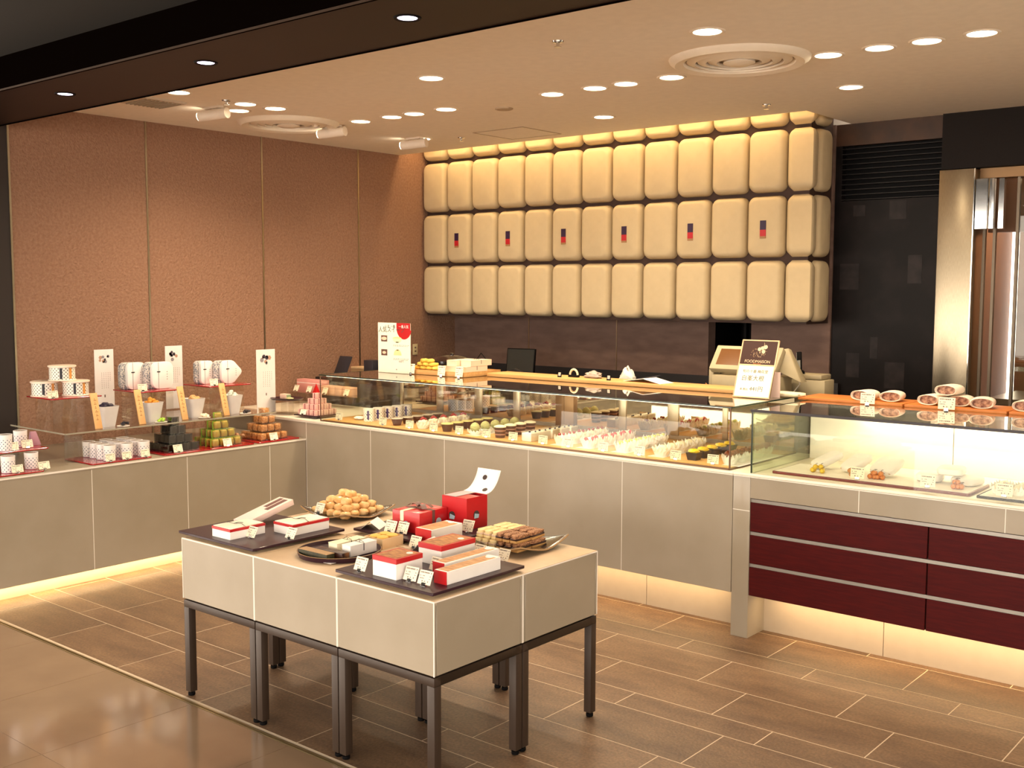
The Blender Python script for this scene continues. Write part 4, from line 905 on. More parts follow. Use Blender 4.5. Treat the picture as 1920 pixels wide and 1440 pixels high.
# upper clear stands with red trays
zt = 1.0
ty = [(2.965, 3.27), (3.50, 3.79), (3.99, 4.31)]
for k, (a, b) in enumerate(ty):
    w = ('left, under the round tins', 'middle, under the white rounded boxes', 'right, under the pointed box')[k]
    t = thing('acrylic_stand', 'clear acrylic box stand on the riser, %s' % ('left', 'middle', 'right')[k], 'stand', (-5.93, (a+b)/2, zs), group='clear box stands')
    d = (b-a)/2-.03
    mk('stand_walls', MB().box(-.10, -d, 0, -.096, d, zt-zs-.006).box(.096, -d, 0, .10, d, zt-zs-.006).box(-.10, -d, zt-zs-.006, .10, d, zt-zs-.002), m_acr, t)
    redtray(-6.08, -5.785, a, b, zt-.002, 'raised red lacquer tray, '+w)
def tin(p, label, rz):
    t = thing('dotted_tin', label, 'tin', p, rz, 'round dotted tins')
    mk('tin_body', MB().lathe([(.070, .006), (.070, .078)], 36), m_dot2, t, smooth=True)
    mk('lid', MB().lathe([(.072, .076), (.077, .078), (.077, .085), (.072, .087), (.001, .087)], 36), mat('cream_lid', 'ead9c4', .35), t, smooth=True)
    mk('base_rim', MB().lathe([(.075, 0), (.077, .003), (.073, .008)], 36), MATS['cream_lid'], t, smooth=True)
    def wrap(a0, a1, m):
        mb = MB(); mb.grid(lambda u, v: (.0708*math.cos(a0+(a1-a0)*u), .0708*math.sin(a0+(a1-a0)*u), .012+.062*v), 4, 1); mk('label_band', mb, m, t)
    wrap(-.62, -.42, mat('navy_label', '14141e', .5)); wrap(.12, .36, mat('orange_label', 'd09048', .5))
zr = zt+.006
y1 = PX(-5.90, 142, 730).y
tin((-5.90, y1, zr), 'round dotted tin at the front right of the little tin stack', -.05); tin((-5.985, y1-.140, zr), 'round dotted tin at the lower left of the little tin stack', -.05); tin((-5.935, y1-.06, zr+.0875), 'round dotted tin on top of the little tin stack', -.05)
card((-5.80, PX(-5.80, 100, 745).y, zr), 'cream price card before the round tins', PI/2, w=.06, h=.04, tilt=.2)
m_pat = mat('blue_pattern', 'ded6ca', .5, var='5a6270', vscale=120)
def fanbox(p, w, h, d, label, pat, shape='r', ang=0):
    t = thing('rounded_box', label, 'gift box', p, PI/2+ang, 'white rounded boxes on the raised trays')
    pts = rrect(-w/2, 0, w/2, h, min(w, h)*.30, 6) if shape == 'r' else [(-w/2, h*.22), (-w*.40, h*.05), (-w*.28, 0), (.0, 0), (w*.12, h*.05), (w*.46, h*.40), (w*.5, h*.5), (w*.46, h*.60), (w*.12, h*.95), (0, h), (-w*.28, h), (-w*.40, h*.95), (-w/2, h*.78)]
    mb = MB(); mb.add([(x, -d/2+(.0 if q == 0 else d), z) for q in (0, 1) for x, z in pts], [tuple(range(len(pts))), tuple(range(2*len(pts)-1, len(pts)-1, -1))]+[(i, len(pts)+i, len(pts)+(i+1) % len(pts), (i+1) % len(pts)) for i in range(len(pts))])
    mk('box_body', mb, m_wht if not pat else m_pat, t, bev=.004)
    if not pat:
        mk('string', MB().box(-w*.22, -d/2-.0012, .0, -w*.22+.0014, -d/2-.0002, h).box(-w*.22-.010, -d/2-.0025, h*.62, -w*.22+.012, -d/2-.0004, h*.66), m_string, t)
        mb = MB()
        for q in range(4): mb.box(w*.18, -d/2-.0008, h*(.34+q*.09), w*.18+.004, -d/2-.0002, h*(.37+q*.09))
        mk('lettering', mb, m_ink, t)
    else:
        mk('face_rim', MB().box(-w*.32, -d/2-.001, h*.97, w*.32, -d/2, h*.985), m_wht, t)
def fb(px, y0, w, label, pat, shape='r', h=.165, x=-5.90):
    y = PX(x, px, y0).y; fanbox((x, y, zr), w, h, .03, label, pat, shape)
fb(240, 725, .115, 'patterned rounded box standing at the left of the middle raised tray', True, x=-6.0); fb(255, 730, .125, 'white rounded box with black string, left of the middle raised tray', False, x=-5.965)
fb(285, 727, .115, 'patterned rounded box standing in the middle of the middle raised tray', True, x=-5.93); fb(304, 732, .145, 'white rounded box with black string, right of the middle raised tray', False, x=-5.895)
fb(376, 715, .09, 'patterned rounded box at the left of the right raised tray', True, h=.15, x=-6.0); fb(387, 720, .095, 'white rounded box at the left of the right raised tray', False, h=.15, x=-5.965)
fb(412, 715, .09, 'patterned rounded box behind the pointed white box', True, h=.15, x=-5.93); fb(433, 722, .155, 'white box with a pointed right end on the right raised tray', False, 'p', .15, x=-5.895)
card((-5.80, PX(-5.80, 268, 733).y, zr), 'cream price card before the white rounded boxes', PI/2, w=.06, h=.042, tilt=.2)
card((-5.80, PX(-5.80, 402, 723).y, zr), 'cream price card before the pointed box', PI/2, w=.06, h=.042, tilt=.2)
def paper_sign(X, pxl, pxr, pyt, pyb, label, z0, blot):
    a, b = PX(X, pxl, pyt), PX(X, pxr, pyt+1); zb_ = PX(X, (pxl+pxr)/2, pyb).z; w = abs(b.y-a.y); h = a.z-max(zb_, z0+.002)
    t = thing('paper_sign', label, 'sign', (X, (a.y+b.y)/2, z0), PI/2, 'tall white paper signs'); zb_ = max(zb_, z0+.002)-z0
    mb = MB(); mb.box(-w/2, -.0015, zb_, w/2, .0015, zb_+h); mk('sign_sheet', mb, mat('sign_white', 'e6ddd8', .5), t)
    mb = MB(); rnd = random.Random(blot)
    for q in range(9):
        x, z = rnd.uniform(-.22, .22)*w, zb_+h*(.84+rnd.uniform(-.06, .06)); r = w*rnd.uniform(.05, .11)
        mb.add([(x+r*math.cos(i*1.05), -.0018, z+r*math.sin(i*1.05)) for i in range(6)], [tuple(range(6))], q % 3)
    mk('picture', mb, [mat('pic_dark', '3c3640', .6), mat('pic_tan', 'b08a74', .6), mat('pic_grey', '8a8488', .6)], t)
    mb = MB()
    for c in range(5):
        for q in range(9 if c else 5): mb.box(w*(.30-c*.11)-.0012, -.0018, zb_+h*(.64-q*.028), w*(.30-c*.11)+.0012, -.0016, zb_+h*(.653-q*.028))
    mb.box(-.004, -.0018, zb_+h*.28, .004, -.0016, zb_+h*.32)
    mk('lettering', mb, m_ink, t)
    mk('stand', MB().box(-.02, -.012, 0, .02, .012, .003).box(-.003, -.003, .003, .003, .003, zb_+.004), m_acr, t)
paper_sign(-6.19, 176, 212, 656, 800, 'tall white paper sign behind the first tapered pot', zs, 2)
paper_sign(-6.19, 309, 341, 649, 766, 'tall white paper sign between the two groups of rounded boxes', zs, 3)
# ------------------------------------------------------------------ left end of the main counter
zc = ZMC
s = P(497, 778, zc); paper_sign(-5.93, 480, 515, 656, 775, 'tall white paper sign standing where the two counters meet', zc, 5)
o_ = P(525, 778, zc); ztr = V(o_, 523, 750)
t = thing('acrylic_stand', 'clear acrylic stand carrying the black oval tray', 'stand', (o_.x, o_.y+.06, zc))
mk('stand_walls', MB().box(-.07, -.04, 0, -.066, .05, ztr-zc-.003).box(.066, -.04, 0, .07, .05, ztr-zc-.003).box(-.066, .0, 0, .066, .003, ztr-zc-.003), m_acr, t); mk('stand_top', MB().box(-.07, -.04, ztr-zc-.003, .07, .05, ztr-zc), m_acr, t)
t = mk('oval_tray', MB().lathe([(.001, .002), (.10, .002), (.112, .010), (.116, .010), (.105, -.0), (.001, 0)], 40, sx=1.05, sy=.9, cap=False), m_plum, loc=(o_.x, o_.y+.06, ztr), smooth=True); tag(t, 'black oval tray raised on a clear stand near the counter corner', 'tray')
t = thing('sweet_pack', 'pale pink and green sweet pack lying on the black oval tray', 'sweet pack', (o_.x-.01, o_.y+.055, ztr+.003)); mk('pack', MB().box(-.035, -.02, 0, .035, .02, .034), mat('pale_pink_pack', 'dcb8a4', .5), t, bev=.004); mk('printed_end', MB().box(.035, -.018, .004, .036, .018, .03), mat('green_print', '8a9a78', .5), t)
t = tag(mk('sweets_heap', MB().blob((0, 0, .008), (.03, .02, .008), 14, 6, amp=.6, fr=30, seed=4), mat('greenish_sweets', 'b0a878', .5), loc=(o_.x+.06, o_.y+.04, ztr+.003), smooth=True), 'cut greenish sweet beside the pack on the oval tray', 'sweets')
# pink pyramid
pc = P(587, 787, zc)
s = .043
m_pinkb = mat('pink_striped_box', 'd9a49a', .45, var='e6c0b4', vscale=4)
pk0 = thing('pink_sweet_box', 'x', 'sweet box')
mk('box_body', MB().box(-s/2, -s/2, 0, s/2, s/2, s*.80), m_pinkb, pk0, bev=.001, seg=1); mk('ribbon_band', MB().box(-.004, -s/2-.0006, 0, .004, s/2+.0006, s*.805).box(-s/2-.0006, -.003, 0, s/2+.0006, .003, s*.803), mat('dark_pink_band', '8a3c40', .5), pk0)
KIDS[pk0.name] = list(pk0.children)
cx, cy = pc.x-.10, pc.y+.12
t = board(cx-.115, cx+.105, cy-.105, cy+.115, 'plum board under the pink box pyramid beside the glass case', z=zc, th=.008)
k = 0
for L in range(4):
    m_ = 4-L
    for i in range(m_):
        for j in range(m_):
            o = pk0 if k == 0 else dup(pk0); k += 1
            o.location = (cx+(i-(m_-1)/2)*s*1.04, cy+(j-(m_-1)/2)*s*1.04, zc+.020+L*s*.81)
            w = ('bottom', 'second', 'third', 'topmost')[L]; tag(o, 'small pink banded sweet box, %s layer of the pink pyramid' % w, 'sweet box', 'pink sweet boxes, %s layer' % w)
card((cx-.02, cy-.107, zc+.020), 'cream price card at the foot of the pink pyramid', .3, w=.045, h=.035)
# clear shelf with pink boxes behind
ysh = 5.05; a = PY(ysh, 538, 736); b = PY(ysh, 712, 738); xs0, xs1 = a.x, min(b.x, -5.42); zsh = 1.0
zsh = PY(ysh, 560, 735).z
t = thing('acrylic_shelf', 'clear shelf behind the pink pyramid carrying pink boxes', 'shelf', (xs0+.3, ysh+.08, zc))
mk('shelf_top', MB().box(xs0, ysh, zsh-.005, -5.37, ysh+.17, zsh), m_acr, t, world=True)
for x in (xs0+.02, -5.40): mk('shelf_leg', MB().box(x-.003, ysh+.01, zc, x+.003, ysh+.16, zsh-.005), m_acr, t, world=True)
m_pk = mat('pink_card', 'd8948c', .45)
t = thing('long_pink_box', 'long pink box with a white stripe at the left end of the clear shelf', 'gift box', (xs0+.12, ysh+.12, zsh)); mk('box_body', MB().box(-.11, -.035, 0, .17, .035, .085), m_pk, t, bev=.001); mk('stripe', MB().box(-.11, -.0356, .058, .17, -.035, .062), m_wht, t)
for k in range(4):
    t = thing('pink_box', 'small peach pink box in the row on the clear shelf, %s from the left' % ORD[k], 'gift box', (xs0+.36+k*.075, ysh+.09, zsh), group='peach boxes on the clear shelf')
    mk('box_body', MB().box(-.035, -.04, 0, .035, .04, .055), mat('peach_box', 'e0ae90', .45), t, bev=.001); mk('lid_line', MB().box(-.0353, -.0403, .040, .0353, .0403, .0415), MATS['dark_pink_band'], t)
tag(mk('red_cone', MB().add([(-.02, -.02, 0), (.02, -.02, 0), (.02, .02, 0), (-.02, .02, 0), (0, 0, .07)], [(0, 3, 2, 1), (0, 1, 4), (1, 2, 4), (2, 3, 4), (3, 0, 4)]), m_redp, loc=(PY(ysh+.03, 592, 733).x, ysh+.035, zsh)), 'small pointed red box between the pink boxes', 'gift box')
for px, w in ((554, 'leftmost'), (578, 'second from left'), (608, 'third from left'), (648, 'rightmost')): card((PY(ysh+.015, px, 735).x, ysh+.014, zsh), 'cream price card on the clear shelf, %s' % w, 0, w=.05, h=.045)
# ------------------------------------------------------------------ cakes in the main case
zb = ZMC+.0102
def colx(px, py, y=4.58): return PY(y, px, py).x
m_wrap = mat('white_crinkled_paper', 'f6f2ea', .5); m_crm = mat('whipped_cream', 'f4e8cc', .5, bump=.1); m_berry = mat('red_berry', '8e0c18', .25, coat=.3)
m_straw = mat('strawberry', 'c01a1e', .3, coat=.3); m_brcup = mat('brown_paper_cup', '4e2c1c', .5, var='5e3826', vscale=30); m_kraft = mat('kraft_card', 'c89a6c', .6)
m_ylw = mat('yellow_custard', 'e6c020', .35, coat=.3); m_mont = mat('pale_green_cream_ridges', 'c0bc84', .55); m_dk = mat('dark_square_cup', '3a3438', .4)
def crink(r0, r1, h, seed, n=28, amp=.007):
    rnd = random.Random(seed); mb = MB(); ps = []
    for k in range(n):
        a = 2*PI*k/n; z = h*(1 if k % 2 else .66)*(1+rnd.uniform(-.12, .18)); ps.append((a, r1*(1+rnd.uniform(-.1, .16)), z))
    vs = [(r0*math.cos(a), r0*math.sin(a), 0) for a, _, _ in ps]+[((r0+r1)*.52*math.cos(a)*(1+.06*(k % 2)), (r0+r1)*.52*math.sin(a)*(1+.06*(k % 2)), h*.45) for k, (a, _, _) in enumerate(ps)]+[(r*math.cos(a), r*math.sin(a), z) for a, r, z in ps]
    fs = [(q*n+i, q*n+(i+1) % n, (q+1)*n+(i+1) % n, (q+1)*n+i) for q in (0, 1) for i in range(n)]+[tuple(range(n))]
    return mb.add(vs, fs)
def cake(kind):
    t = thing(kind, 'x', 'cake')
    if kind == 'berry_cream_cake':
        mk('paper_wrap', crink(.022, .031, .034, 1), m_wrap, t); mk('cream', MB().blob((0, 0, .03), (.022, .022, .014), 14, 8, amp=.3, fr=20), m_crm, t, smooth=True)
        mk('berries', MB().blob((0, 0, .046), (.010, .010, .008)).blob((.011, .004, .043), (.007, .007, .006)).blob((-.009, .008, .043), (.007, .007, .006)).blob((0, -.011, .043), (.007, .007, .006)), m_berry, t, smooth=True)
    elif kind == 'pudding_cup':
        mk('cup', MB().lathe([(.020, 0), (.021, .002), (.031, .033), (.033, .034), (.031, .036), (.001, .035)], 24), m_brcup, t, smooth=True); mk('film_lid', MB().lathe([(.032, .0355), (.030, .038), (.001, .0385)], 24), mat('glossy_pale_lid', 'cfc0ae', .2), t, smooth=True)
    elif kind == 'yellow_top_cup':
        mk('cup', MB().lathe([(.021, 0), (.029, .032), (.030, .036), (.001, .036)], 24), m_brcup, t, smooth=True); mk('topping', MB().lathe([(.030, .036), (.029, .040), (.001, .042)], 24), mat('pale_yellow_top', 'dcd08c', .4), t, smooth=True)
    elif kind == 'ridged_cream_cake':
        mk('paper_wrap', crink(.022, .032, .022, 5), m_wrap, t)
        mb = MB()
        for k in range(9):
            a = -1.2+k*.3; r = .023*math.cos(a); z = .03+.020*math.sin(a)
            mb.lathe([(max(.001, r-.003), z-.0035), (r, z), (max(.001, r-.003), z+.0035)], 20)
        mk('cream', mb, m_mont, t, smooth=True)
    elif kind == 'layered_cup':
        mb = MB(); mb.lathe([(.020, 0), (.025, .044)], 24); mk('cup', mb, m_brcup, t, smooth=True)
        mk('cream_layers', MB().lathe([(.0222, .012), (.0228, .016)], 24).lathe([(.0238, .028), (.0244, .032)], 24), mat('pinkish_layer', 'c09484', .5), t, smooth=True)
        mk('topping', MB().lathe([(.026, .044), (.025, .048), (.012, .052), (.001, .052)], 24), m_crm, t, smooth=True)
    elif kind == 'white_slice_cake':
        mk('cake_body', MB().box(-.026, -.032, 0, .026, .032, .036), mat('white_glaze', 'fbf6ec', .35), t, bev=.003); mk('berries', MB().blob((.0, -.01, .039), (.005, .005, .004)).blob((.012, .014, .039), (.004, .004, .004)), mat('blueberry', '241c38', .3), t, smooth=True)
        mk('film_wrap', MB().box(-.0275, -.0315, 0, -.027, .0315, .042).box(.027, -.0315, 0, .0275, .0315, .042), m_film, t)
    elif kind in ('berry_wrapped_cake', 'strawberry_cake', 'melon_cake', 'pale_wrapped_cake', 'nut_chocolate_cake'):
        mk('paper_wrap', crink(.024, .034, .040, hash(len(kind)) % 50), m_wrap, t)
        mk('cream', MB().blob((0, 0, .026), (.023, .023, .016), 14, 8, amp=.35, fr=25, seed=len(kind)), m_crm, t, smooth=True)
        if kind == 'berry_wrapped_cake': mk('berries', MB().blob((-.006, -.010, .042), (.007, .007, .007)).blob((.008, .0, .044), (.006, .006, .006)), m_berry, t, smooth=True)
        if kind == 'strawberry_cake': mk('strawberry', MB().blob((0, -.020, .028), (.012, .010, .017)).blob((.016, .004, .032), (.010, .012, .014)), m_straw, t, smooth=True)
        if kind == 'melon_cake': mk('fruit', MB().blob((0, -.014, .036), (.011, .010, .009)).blob((.010, .008, .038), (.009, .009, .008)), mat('melon_green', 'c8cc4c', .3), t, smooth=True)
        if kind == 'nut_chocolate_cake': mk('chocolate_top', MB().blob((0, -.004, .040), (.022, .020, .012), 12, 7, amp=.8, fr=40, seed=4).blob((.006, .012, .044), (.012, .010, .010), 9, 6, amp=.7, fr=40, seed=8), mat('red_brown_chocolate', '5e2010', .3, var='8a4a28', vscale=60), t, smooth=True)
    elif kind == 'yellow_tart':
        mb = MB(); mb.add([(-.020, -.020, 0), (.020, -.020, 0), (.020, .020, 0), (-.020, .020, 0), (-.026, -.026, .032), (.026, -.026, .032), (.026, .026, .032), (-.026, .026, .032)], [(0, 3, 2, 1), (4, 5, 6, 7), (0, 1, 5, 4), (1, 2, 6, 5), (2, 3, 7, 6), (3, 0, 4, 7)])
        mk('square_cup', mb, m_dk, t); mk('topping', MB().blob((0, 0, .036), (.024, .024, .012), 14, 8, amp=.4, fr=30), m_ylw, t, smooth=True)
    elif kind == 'white_cookie_pack':
        mk('pack', MB().blob((0, 0, .010), (.03, .028, .010), 14, 7, amp=.5, fr=30), m_wrap, t, smooth=True)
    KIDS[t.name] = list(t.children); return t
def column(kind, x0, n, step, label, y0=4.625, dx=0, first_w=None):
    S_ = {'pudding_cup': 1.15, 'white_cookie_pack': 1.1, 'yellow_tart': 1.15, 'yellow_top_cup': 1.2, 'layered_cup': 1.35, 'nut_chocolate_cake': 1.2}.get(kind, 1.3)
    n = min(n, 5); step = .089 if n > 2 else step; y0 = y0+.012
    src = cake(kind)
    for k in range(n):
        o = src if k == 0 else dup(src)
        o.location = (x0+dx*k, y0+k*step, zb+.0002); o.rotation_euler = (0, 0, random.uniform(-.15, .15)); o.scale = (S_, S_, S_)
        tag(o, '%s, %s from the front glass' % (label, ORD[k]), 'cake', label)
cols = [(635, 786), (717, 797), (767, 801), (812, 809), (860, 814), (911, 821), (961, 826), (1017, 833), (1065, 839), (1130, 846), (1198, 853), (1266, 860), (1336, 869)]
nm = ['before the white cookie packs at the left end', 'before the brown pudding cups', 'before the berry cream cakes', 'before the brown cups with yellow tops', 'before the ridged green cream cakes', 'before the striped brown cups', 'before the white glazed slices', 'before the berry cakes in white paper', 'before the strawberry cakes', 'before the melon cakes', 'before the pale wrapped cakes', 'before the yellow tarts', 'before the chocolate nut cakes at the right end']
for (px, py), w in zip(cols, nm): card((colx(px, py, 4.56), 4.562, zb+.0002), 'cream price card in the glass case '+w, random.uniform(.0, .1), w=.060, h=.044, tilt=.12)
cx_ = [colx(px, py) for px, py in cols]
column('white_cookie_pack', cx_[0]+.09, 2, .075, 'white cookie pack left of the purple banded cups', 4.66)
# purple banded cups
t0 = thing('banded_cup', 'x', 'cup'); 
mk('cup_body', MB().lathe([(.0335, 0), (.036, .074), (.0375, .078), (.001, .078)], 28), dots_mat('case_dots', 11, 100, 'f6f0ec', '30304a', .66, top=.060), t0, smooth=True)
mb = MB(); mb.grid(lambda u, v: ((.0355+.002*v)*math.cos(-1.08+.34*u), (.0355+.002*v)*math.sin(-1.08+.34*u), .012+.056*v), 4, 1); mb.grid(lambda u, v: (.0375*math.cos(-1.23+.64*u), .0375*math.sin(-1.23+.64*u), .042+.006*v), 4, 1); mk('purple_band', mb, mat('purple_band', '3a2468', .4), t0)
KIDS[t0.name] = list(t0.children)
for k in range(5):
    o = t0 if k == 0 else dup(t0); o.location = (-5.062, 4.665+k*.083, zb+.0002); tag(o, 'dotted white cup with purple band in the glass case, %s from the front glass' % ORD[k], 'cup', 'purple banded cups')
column('pudding_cup', cx_[1]+.075, 5, .085, 'brown pudding cup beside the purple banded cups', 4.62)
column('berry_cream_cake', cx_[2]+.075, 6, .078, 'white cream cake topped with red berries', 4.61)
column('yellow_top_cup', cx_[3]+.075, 6, .078, 'brown cup with pale yellow top', 4.61)
column('ridged_cream_cake', cx_[4]+.080, 6, .072, 'domed cake with ridged pale green cream', 4.62)
column('layered_cup', cx_[5]+.070, 4, .080, 'striped brown layered cup', 4.61)
column('white_slice_cake', cx_[6]+.090, 6, .070, 'white glazed slice with dark berries', 4.62)
column('berry_wrapped_cake', cx_[7]+.095, 6, .072, 'white paper wrapped cake with dark red berries', 4.62)
column('strawberry_cake', cx_[8]+.100, 6, .074, 'white paper wrapped cake with strawberries', 4.62)
column('melon_cake', cx_[9]+.090, 6, .074, 'white paper wrapped cake with green melon', 4.62)
column('pale_wrapped_cake', cx_[10]+.100, 6, .074, 'plain pale cake in crinkled white paper', 4.62)
column('yellow_tart', cx_[11]+.075, 5, .072, 'yellow tart in a dark square cup', 4.62)
column('nut_chocolate_cake', cx_[12]+.066, 6, .074, 'chocolate nut cake in white paper', 4.62)
for i in (4, 7, 8, 9, 10, 12):
    tag(mk('paper_strip', MB().box(-.046, 0, 0, .046, .47, .0005), m_wht, loc=(cx_[i]+.092, 4.585, zb+.0001-.0004)), 'white paper strip '+nm[i].replace('before', 'under'), 'paper strip')
# ------------------------------------------------------------------ right case
zr_ = ZMC
A, B_, C_ = P(1442, 884, zr_+.012), P(1815, 927, zr_+.012), P(1850, 909, zr_+.012)
x0, x1, y0, y1 = A.x+.0, B_.x, (A.y+B_.y)/2, C_.y
y0 = 4.575; y1 = 4.86
t = thing('serving_tray', 'maroon tray lined with white paper in the lit right glass case', 'tray', ((x0+x1)/2, (y0+y1)/2, zr_)); w, d = (x1-x0)/2, (y1-y0)/2
mk('tray_board', MB().prism(rrect(-w, -d, w, d, .008, 3), 0, .012), mat('maroon_tray', '6a1c1a', .35), t, bev=.002); mk('paper_lining', MB().box(-w+.008, -d+.008, .012, w-.008, d-.008, .0128), m_white, t)
zt2 = zr_+.0130
def packmb(w, d, h):
    return MB().blob((0, 0, h/2), (w/2, d/2, h/2), 20, 10, sup=.45)
for px, py, rz, ww, w in ((1553, 860, .5, .085, 'left'), (1608, 858, .25, .095, 'middle'), (1665, 868, .1, .12, 'right')):
    p = P(px, py, zt2); o = mk('paper_pack', packmb(ww, .15, .035), m_wht, loc=(PY(4.80, px, py).x, 4.80, zt2+.026), rot=(math.radians(20), 0, -rz), smooth=True)
    mk('fold_line', MB().box(-ww*.4, -.072, .016, ww*.4, -.0705, .019), m_kraft, o); tag(o, 'white paper pack at the back of the maroon tray, %s one of the left group' % w, 'paper pack', 'white paper packs')
for px, py, w, dz in ((1745, 878, 'lower left', 0), (1815, 884, 'lower right', 0), (1785, 868, 'top', .036)):
    p = P(px, py, zt2); o = mk('paper_pack', packmb(.11, .13, .036), m_wht, loc=(PY(4.79, px, py).x, 4.79, zt2+dz), rot=(0, 0, random.uniform(-.2, .2)), smooth=True)
    tag(o, 'white paper pack in the right pile of the maroon tray, %s one' % w, 'paper pack', 'white paper packs')
rnd = random.Random(11)
for px, py, col, v2, n, w in ((1536, 872, 'd8b830', 'c09020', 6, 'yellow'), (1600, 880, 'c88850', '9a5a30', 4, 'small tan'), (1645, 886, 'd07a28', '9a4a1c', 9, 'orange'), (1738, 893, 'b07048', '8a4830', 5, 'small brown'), (1790, 900, 'd07c28', '904018', 10, 'orange and brown')):
    p = P(px, py, zt2); 
    for k in range(n):
        a = rnd.uniform(0, 6.28); r = .028*math.sqrt(rnd.random()); z = .011 if k < n*.6 else .027
        if z > .02: r *= .5
        nmx = 'glazed_chestnut'
        o = mk(nmx, MB().blob((0, 0, 0), (.0125, .0125, .0115), 12, 8, amp=.1), mat('fruit_'+w.replace(' ', '_'), col, .25, var=v2, vscale=50, coat=.4), loc=(PY(4.665, px, py).x+r*1.3*math.cos(a), 4.66+r*math.sin(a), zt2+z), smooth=True)
        mk('stem_twist', MB().tube([(0, 0, .010), (.004, .002, .016), (.010, .0, .017)], .0012, 5), mat('twist_brown', '4a2a1a', .5), o)
        tag(o, '%s glazed ball in the %s cluster on the maroon tray' % (w.split()[-1], w), 'sweet', w+' cluster on the maroon tray')
card((P(1625, 893, zt2).x, 4.60, zt2), 'cream price card before the orange balls on the maroon tray', .05, w=.062, h=.05, tilt=.15); card((P(1755, 908, zt2).x, 4.60, zt2), 'cream price card before the orange and brown cluster', .05, w=.062, h=.05, tilt=.15)
p = P(1848, 925, zr_)
t = thing('serving_tray', 'black tray lined with white paper at the right picture edge', 'tray', (p.x+.22, 4.70, zr_)); mk('tray_board', MB().prism(rrect(-.22, -.13, .22, .13, .008, 3), 0, .010), m_black, t, bev=.002); mk('paper_lining', MB().box(-.21, -.12, .010, .21, .12, .0108), m_white, t)
sp = cake('pale_wrapped_cake')
for k in range(4):
    o = sp if k == 0 else dup(sp); o.location = (p.x+.06+(k % 2)*.075, 4.68+.07*(k//2), zr_+.011); tag(o, 'pale pastry on the black tray at the right picture edge', 'cake', 'pastries on the black tray')
card((P(1897, 925, zr_+.011).x, 4.60, zr_+.011), 'cream price card on the black tray at the right edge', .05, w=.062, h=.05, tilt=.15)
# ------------------------------------------------------------------ on top of the right case
zo = 1.0685
m_ob = mat('orange_wood', 'c87a3c', .4, var='b86c30', vscale=6, stretch=(1, 14, 1))
mk('rear_shelf', MB().box(-2.34, 5.225, 1.045, XR, 5.42, zo-.0005), m_ledge, g2, world=True)
edges = [P(1515, 745, zo), P(1697, 762, zo), P(1882, 779, zo)]
for k in range(3):
    a = edges[k].x+.004; b = edges[k+1].x-.004 if k < 2 else a+.5
    t = tag(mk('wooden_board', MB().prism(rrect(a, 5.11, b, 5.36, .004, 2), zo, zo+.012), m_ob, world=True, loc=((a+b)/2, 5.2, zo), bev=.0015), 'orange brown wooden board on the right case, %s' % ('left', 'middle', 'right end')[k], 'board', 'boards on the right case')
m_rollp = mat('soft_white_wrap', 'eee0cc', .6); m_fill = mat('brown_filling', '6e3c2c', .6, var='c89a7c', vscale=70)
def roll():
    t = thing('paper_wrapped_roll', 'x', 'pastry'); n = 20
    mb = MB(); vs = []
    def prof(y, s): return [(.052*s*math.cos(2*PI*i/n), y, .0245+.0245*s*(abs(math.sin(2*PI*i/n))**.75)*math.copysign(1, math.sin(2*PI*i/n))) for i in range(n)]
    rs = [prof(-.050, .80), prof(-.062, .93), prof(-.055, 1), prof(0, 1.02), prof(.045, 1), prof(.062, .75)]
    for r in rs: vs += r
    fs = [(q*n+i, q*n+(i+1) % n, (q+1)*n+(i+1) % n, (q+1)*n+i) for q in range(len(rs)-1) for i in range(n)]+[tuple(range(5*n, 6*n))]
    mb.add(vs, fs); mk('paper_wrap', mb, m_rollp, t, smooth=True)
    mb = MB(); mb.add([(x*.98, -.048, z) for x, y, z in rs[0]], [tuple(range(n))]); mb.blob((-.012, -.046, .024), (.024, .006, .010), 12, 6, amp=.4, fr=20).blob((.014, -.046, .028), (.020, .006, .010), 12, 6, amp=.4, fr=20); mk('filling', mb, m_fill, t, smooth=True)
    KIDS[t.name] = list(t.children); return t
r0 = roll(); rb = zo+.0125
for k, (px, dz, dy, rz, w) in enumerate(((1622, 0, 0, -.15, 'left of the pair on the left board'), (1668, 0, .03, .15, 'right of the pair on the left board'), (1748, 0, 0, -.1, 'lower left of the stack on the middle board'), (1796, 0, .03, .1, 'lower middle of the stack, behind the card'), (1842, 0, .0, .2, 'lower right of the stack on the middle board'), (1778, .049, .01, -.05, 'topmost of the stack on the middle board'), (1926, 0, 0, 0, 'at the right picture edge'))):
    o = r0 if k == 0 else dup(r0); q = PY(5.19, px, 755); o.location = (q.x, 5.20+dy, rb+dz); o.rotation_euler = (0, 0, rz)
    if k in (3,): o.location.x += .003
    tag(o, 'white paper wrapped roll, '+w, 'pastry', 'wrapped rolls on the right case')
card((PY(5.10, 1627, 755).x, 5.095, zo), 'white price card before the pair of wrapped rolls', .05, w=.07, h=.052, tilt=.12); card((PY(5.10, 1775, 765).x, 5.095, zo), 'white price card before the stack of wrapped rolls', .05, w=.075, h=.055, tilt=.12)
